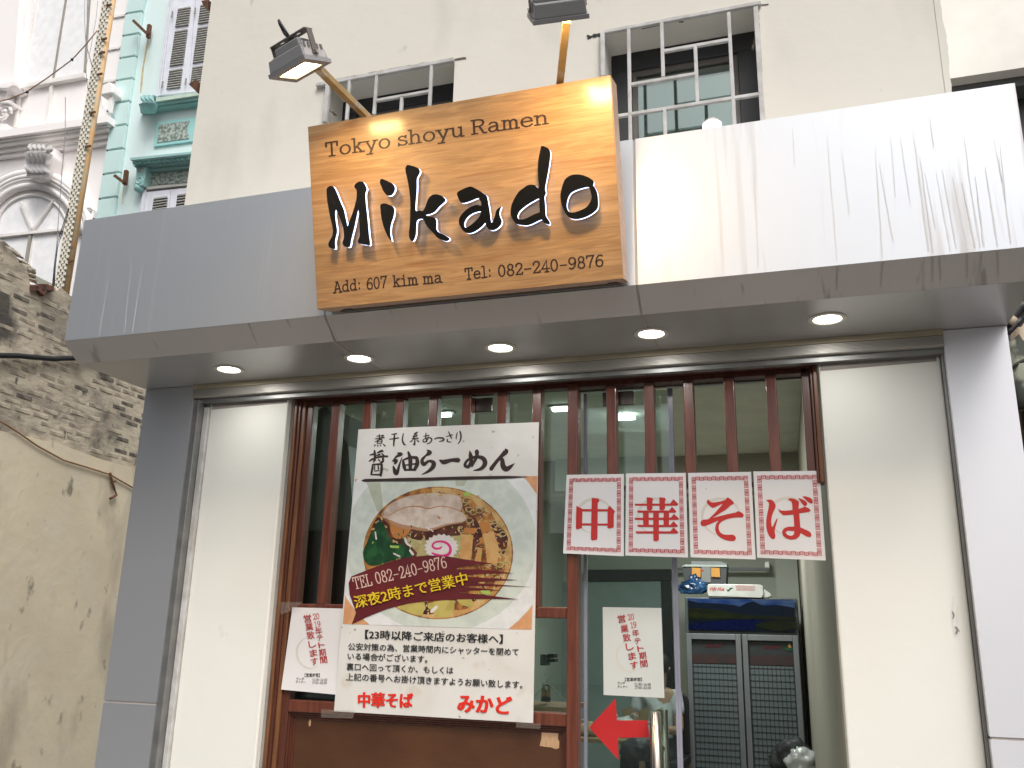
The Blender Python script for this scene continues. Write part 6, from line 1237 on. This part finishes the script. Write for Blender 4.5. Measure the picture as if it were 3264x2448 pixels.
# ---------------------------------------------------------------- lattice mast with its pipe
lm = thing('lattice_mast', 'thin leaning strip of white perforated lattice with a rusty orange pipe', 'mast', PY(190, 930, 6)); LQ = [(334, -40), (360, -40), (196, 950), (168, 950)]
lm_b = fp([(333, -40), (361, -40), (197, 950), (167, 950)], None, 6.003, .04, 'backing', 'lattice_khaki', lm)
mb = MB(); r_ = random.Random(4); nr = 108
for r in range(nr):
    for c_ in range(8):
        if c_ >= 4: u0, u1, v0, v1 = (c_-4)/4-.035, (c_-4)/4+.035, r/nr, (r+1)/nr
        else:
            if (r+c_) % 2: continue
            u0, u1, v0, v1 = c_/4+.0, (c_+1)/4, (r+.05+.2*(c_ == 2))/nr, (r+.95)/nr
        q = [lerpq(LQ, u, v) for u, v in ((u0, v0), (u1, v0), (u1, v1), (u0, v1))]
        p_ = pbox(q, 5.98-(.006 if c_ < 4 else 0), .02+(.006 if c_ < 4 else 0)); mb.add(p_.v, p_.f)
tag(fixn(mb.build('lattice', 'lattice_white', lm)), kind='stuff')
MB().tube([PY(364, -60, 6.0), PY(200, 950, 6.0)], .018, 8).build('conduit', 'pipe_grey', lm, smooth=True); MB().tube([PY(371, -60, 6.03), PY(209, 950, 6.03)], .040, 10).build('orange_pipe', 'pipe_orange', lm, smooth=True)
for x, y in ((352, 20), (336, 128), (330, 172), (322, 240), (300, 362), (285, 470), (232, 835)): c = PY(x, y, 5.99); MB().box(c.x-.05, c.x+.05, c.y-.04, c.y-.02, c.z-.014, c.z+.014).build('clamp', 'rust', lm)
# ---------------------------------------------------------------- wires
def wire(lb, pts, Y, r, m, nm='wire', grp=None):
    o = MB().tube([PY(x, y, Y) for x, y in pts], r, 6).build(nm, m, smooth=True); tag(o, lb, 'cable', grp); return o
wire('brown sagging cable with two black knots across the white building', z1([(-60, 775), (0, 765), (75, 748), (200, 695), (370, 580), (545, 450), (650, 335), (735, 230)]), 5.4, .009, 'cable_brown', 'sagging_cable')
for x, y, lb in ((205, 697, 'black tape knot on the brown sagging cable, nearer the left edge'), (545, 450, 'black tape knot on the brown sagging cable, nearer the lattice mast')): c = PY(*z1([(x, y)])[0], 5.38); o = lump('tape_knot', 'cable_black', c, (.022, .02, .03), x, None, 1, .3); tag(o, lb, 'tape knot', 'knots on the brown cable')
wire('long thin dark wire running down across the white building and over the fan window', z3_([(692, -300), (690, 100), (668, 330), (640, 700), (625, 900), (605, 1200), (565, 1700)]), 5.6, .005, 'cable_grey', 'thin_wire')
wire('dark wire from the lattice mast down to the ragged wall, left of a pair', z3_([(724, 870), (690, 980), (625, 1180), (598, 1290), (572, 1500), (556, 1700)]), 5.62, .006, 'cable_black', 'thin_wire')
wire('dark wire from the lattice mast down to the ragged wall, right of a pair', z3_([(730, 880), (700, 990), (640, 1190), (606, 1300), (585, 1500), (575, 1700)]), 5.64, .006, 'cable_black', 'thin_wire')
wire('grey wire crossing beside the lattice mast at the top, bent at the sagging cable', z2_([(1540, -40), (1540, 400), (1522, 800), (1560, 930), (1618, 1150)]), 5.6, .006, 'cable_grey', 'thin_wire')
wire('faint grey wire leftmost of the group beside the mast at the top', z2_([(1495, -40), (1492, 400), (1515, 800), (1520, 1300), (1545, 1560)]), 5.6, .004, 'cable_grey', 'thin_wire')
wire('thin grey wire swinging from the mast toward the white window corner', z2_([(1730, -40), (1690, 350), (1590, 900), (1530, 1100), (1500, 1290)]), 5.6, .003, 'cable_grey', 'thin_wire')
# ---------------------------------------------------------------- old boundary wall
XW = -7.0
ow = thing('old_wall', 'weathered boundary wall with a ragged dirty brick top and stained plaster below', 'wall', (XW, 3, 0))
def px_ex(pts, m, nm, X=XW, dep=-.25): return fixn(MB().extr([PX(x, y, X) for x, y in pts], (dep, 0, 0)).build(nm, m, ow))
top = [(0, 772), (14, 782), (30, 795), (48, 812), (62, 838), (78, 846), (86, 852), (88, 868), (92, 880), (96, 905), (110, 926), (128, 922), (150, 908), (162, 916), (172, 914), (182, 926), (198, 918), (214, 932), (228, 945), (260, 985), (300, 1030), (350, 1085), (420, 1150), (520, 1230)]
top0 = [(-260, 640), (-120, 700), (-50, 748)]
r_ = random.Random(9); tj = []
for a, b in zip((top0+top), (top0+top)[1:]):
    tj.append(a); tj.append(((a[0]+b[0])/2+r_.uniform(-3, 3), (a[1]+b[1])/2+r_.uniform(-4, 5)))
div = [(960, 1627), (560, 1520), (433, 1493), (331, 1467), (271, 1445), (190, 1415), (135, 1403), (60, 1385), (0, 1373), (-100, 1350), (-260, 1315)]
px_ex(tj+[(520, 1230), (960, 1405)]+div, 'old_dirty', 'dirty_brickwork')
px_ex(div[::-1]+[(960, 2500), (560, 2700), (-260, 2700)], 'old_plaster', 'plaster', XW+.03, -.28)
bm_me = None; nb = 0; a_ = PX(0, 1000, XW)
def inpoly(p, L):
    c = False
    for i in range(len(L)):
        (x1, y1), (x2, y2) = L[i-1], L[i]
        if (y1 > p[1]) != (y2 > p[1]) and p[0] < (x2-x1)*(p[1]-y1)/(y2-y1)+x1: c = not c
    return c
def topx(p): q = Vector(p)-CAM; zz_ = q.dot(FW); return (W/2+F*q.dot(RT)/zz_, H/2-F*q.dot(UP)/zz_)
reg = tj+[(520, 1230), (960, 1405)]+div; rr = random.Random(21)
bm_ = MB().box(-.02, 0, -.098, .098, -.026, .026); proto = None
ztop = PX(-100, 650, XW).z
row = 0; zz_ = 3.0
while zz_ < 6.2:
    yy = .6+(row % 2)*.11
    while yy < 7.5:
        cxy = topx((XW, yy, zz_)); e1 = topx((XW, yy-.1, zz_)); e2 = topx((XW, yy+.1, zz_))
        if 0 < cxy[0] < 470 and inpoly(cxy, reg) and inpoly((e1[0], e1[1]-8), reg) and inpoly((e2[0], e2[1]-8), reg) and inpoly((e2[0], e2[1]+14), reg) and inpoly((e1[0], e1[1]+14), reg) and rr.random() < .55 and nb < 290:
            if proto is None:
                proto = []
                for mn in ('old_dirty', 'brick_dark', 'brick_pale', 'brick_brown'): me_ = bpy.data.meshes.new('brick'); me_.from_pydata(bm_.v, [], bm_.f); me_.materials.append(M[mn]); proto.append(me_)
            dk = math.exp(-(((cxy[0]-435)/60)**2+((cxy[1]-1390)/110)**2))+.8*math.exp(-(((cxy[0]-65)/45)**2+((cxy[1]-1255)/30)**2))+.6*math.exp(-(((cxy[0]-100)/40)**2+((cxy[1]-1010)/60)**2))
            o = link('brick', proto[1 if rr.random() < dk+.04 else rr.choice((0, 2, 2, 3))], ow); bv = o.modifiers.new('bevel', 'BEVEL'); bv.width = .012; bv.segments = 1
            o.location = (XW+.002+rr.uniform(.0003, .0045), yy, zz_); o.rotation_euler = (rr.uniform(-.02, .02), rr.uniform(-.03, .03), rr.uniform(-.03, .03)); nb += 1
        yy += .225
    zz_ += .066; row += 1
for x, y in ((112, 918), (125, 925), (138, 914), (150, 918)): c = PX(x, y, XW+.02); o = MB().box(-.03, .03, -.06, .06, -.03, .03).build('red_brick', 'old_brick_red', ow, bevel=.006); o.matrix_parent_inverse = Matrix.Translation(ow.location).inverted(); o.location = c; o.rotation_euler = (rr.uniform(-.4, .4), 0, rr.uniform(-.5, .5))
# crumbled render lumps on the ragged top
for k in range(13):
    a, b = top[k % 20], top[k % 20+1]; t_ = rr.random(); c = PX(a[0]+(b[0]-a[0])*t_, a[1]+(b[1]-a[1])*t_+4, XW-.05); o = lump('render_lump', 'old_dirty', c, (.03, rr.uniform(.05, .12), rr.uniform(.015, .04)), k, ow, 2, .9)
z7 = Zm(0, 1200, .7525)
def wirex(lb, pts, r, m, X=XW+.05, nm='cable'): o = MB().tube([PX(x, y, X) for x, y in pts], r, 8).build(nm, m, smooth=True); tag(o, lb, 'cable'); return o
wirex('thick black cable running level along the old wall into the canopy', [(-60, 1130), (0, 1133), (60, 1134), (110, 1139), (170, 1144), (210, 1142), (300, 1140), (420, 1142)], .026, 'cable_black'); wirex('thin brown cable hanging in a curve over the plaster of the old wall', z7([(-60, 160), (0, 190), (20, 200), (70, 232), (160, 295), (270, 355), (370, 385), (465, 415), (560, 470), (640, 510)]), .009, 'cable_brown')
hk = thing('rusty_hook', 'rusty toothed steel hook holding the brown cable on the old wall', 'hook', PX(*z7([(465, 415)])[0], XW+.05))
MB().tube([PX(x, y, XW+.06) for x, y in z7([(466, 408), (470, 430), (482, 470), (494, 502), (466, 518)])], .014, 6).build('hook_bar', 'rust', hk)
for a, b in (((470, 450), (490, 443)), ((478, 475), (496, 466))): MB().tube([PX(x, y, XW+.06) for x, y in z7([a, b])], .010, 6).build('tooth', 'rust', hk)
MB().box(-.02, .02, -.03, .03, -.05, .05).build('clamp', 'cable_black', hk).location = (0, 0, 0); bpy.data.objects[-1] if False else None
hk.children[-1].matrix_parent_inverse = Matrix.Identity(4)
# strip of tin roofing behind the old wall
o = fixn(pbox([(92, 868), (165, 905), (170, 925), (95, 890)], 6.6, .3).build('tin_roof_edge', 'pipe_grey')); tag(o, 'grey tin roof edge peeping over the old wall top beside the lattice mast', 'roof edge')
# ============================================================ NEIGHBOUR ON THE RIGHT
nb_ = thing('neighbour_building', 'smooth cream building with a dark grey window band, upper right corner', 'building', (1.6, .5, 0)); YN = .45
zbt = PY(3150, 232, YN).z; zb2 = PY(3150, 262, YN).z
MB().box(XR+.002, 4, YN, YN+4, zbt, 7).build('wall', 'neighbour_cream', nb_)
MB().box(XR+.002, 4, YN+.06, YN+.3, zb2, zbt-.0005).build('band', 'neighbour_grey', nb_); MB().box(XR+.002, 4, YN+.16, YN+.3, 2.6, zb2-.0005).build('dark_window', 'frame_dark', nb_)
for x in (.72, 1.2): MB().box(x, x+.05, YN+.10, YN+.159, 2.6, zb2-.0005).build('mullion', 'neighbour_grey', nb_)
MB().box(XR+.052, 4, YN+.3, YN+.6, PY(3240, 1092, YN+.3).z, 2.595).build('pale_lintel', 'far_white', nb_); MB().box(XR+.052, 4, YN+.25, YN+.6, PY(3240, 1128, YN+.25).z, PY(3240, 1093, YN+.25).z).build('grey_band', 'neighbour_grey', nb_)
MB().box(XR+.052, 4, YN+.3, YN+.6, .1, PY(3240, 1129, YN+.25).z-.001).build('dark_red_wall', 'dark_wood', nb_)
zz5 = Zm(3100, 900, .3620); YQ = .12
t = thing('service_pole', 'pale pole with taped black cables and a meter box at the right edge', 'pole', PY(3262, 1500, YQ))
MB().tube([PY(*zz5([(430, 200)])[0], YQ+.15), PY(*zz5([(470, 1700)])[0], YQ+.15)], .035, 14).build('pole', 'tape_beige', t, smooth=True)
MB().tube([PY(x, y, YQ) for x, y in zz5([(300, 380), (330, 345), (370, 280), (420, 215), (480, 180)])], .016, 10).build('cable', 'cable_black', t, smooth=True)
MB().tube([PY(x, y, YQ-.002) for x, y in zz5([(312, 372), (335, 338), (352, 308)])], .0175, 10).build('tape_wrap', 'tape_beige', t, smooth=True)
MB().tube([PY(x, y, YQ) for x, y in zz5([(305, 450), (330, 425), (390, 360), (425, 320)])], .010, 8).build('cable', 'cable_black', t, smooth=True)
fixn(pbox(zz5([(398, 215), (480, 200), (480, 332), (405, 330)]), YQ+.02, .08).build('meter_box', 'frame_dark', t, bevel=.006))
c = PY(*zz5([(420, 870)])[0], YQ+.05); t2 = thing('cloth_bundle', 'camouflage cloth bundle tied on the pole beside the right pillar', 'bundle', c)
lump('upper_bundle', 'camo', c, (.055, .05, .15), 4, t2, 3, .25); lump('lower_bundle', 'camo', c+V3((.03, 0, -.27)), (.05, .05, .16), 9, t2, 3, .3); lump('dark_bundle', 'bag_black', c+V3((.035, .02, -.14)), (.04, .05, .10), 19, t2, 3, .3)
MB().tube([PY(x, y, YQ) for x, y in zz5([(345, 760), (390, 720), (440, 690), (490, 670)])], .006, 6).build('string', 'cable_black', t2, smooth=True)
# ============================================================ ACROSS THE STREET (behind the camera: shade and reflections)
ob = thing('office_block', 'tall dark office block across the street behind the camera', 'building', (-22, -28, 0))
MB().box(-30, -10, -30, -14, 0, 16).build('wall', 'opp_dark', ob)
for i in range(8):
    for j in range(4): MB().box(-29+i*2.4, -27.6+i*2.4, -13.99, -13.9, 2+j*3.3, 4+j*3.3).build('window', 'opp_window', ob)
ob2 = thing('low_house', 'low pale house across the street behind the camera', 'building', (14, -30, 0))
MB().box(-8.9, 30, -40, -26, 0, 4.5).build('wall', 'opp_pale', ob2); MB().box(-8.9, 30.2, -40, -25.8, 4.501, 4.8).build('parapet', 'opp_pale', ob2)
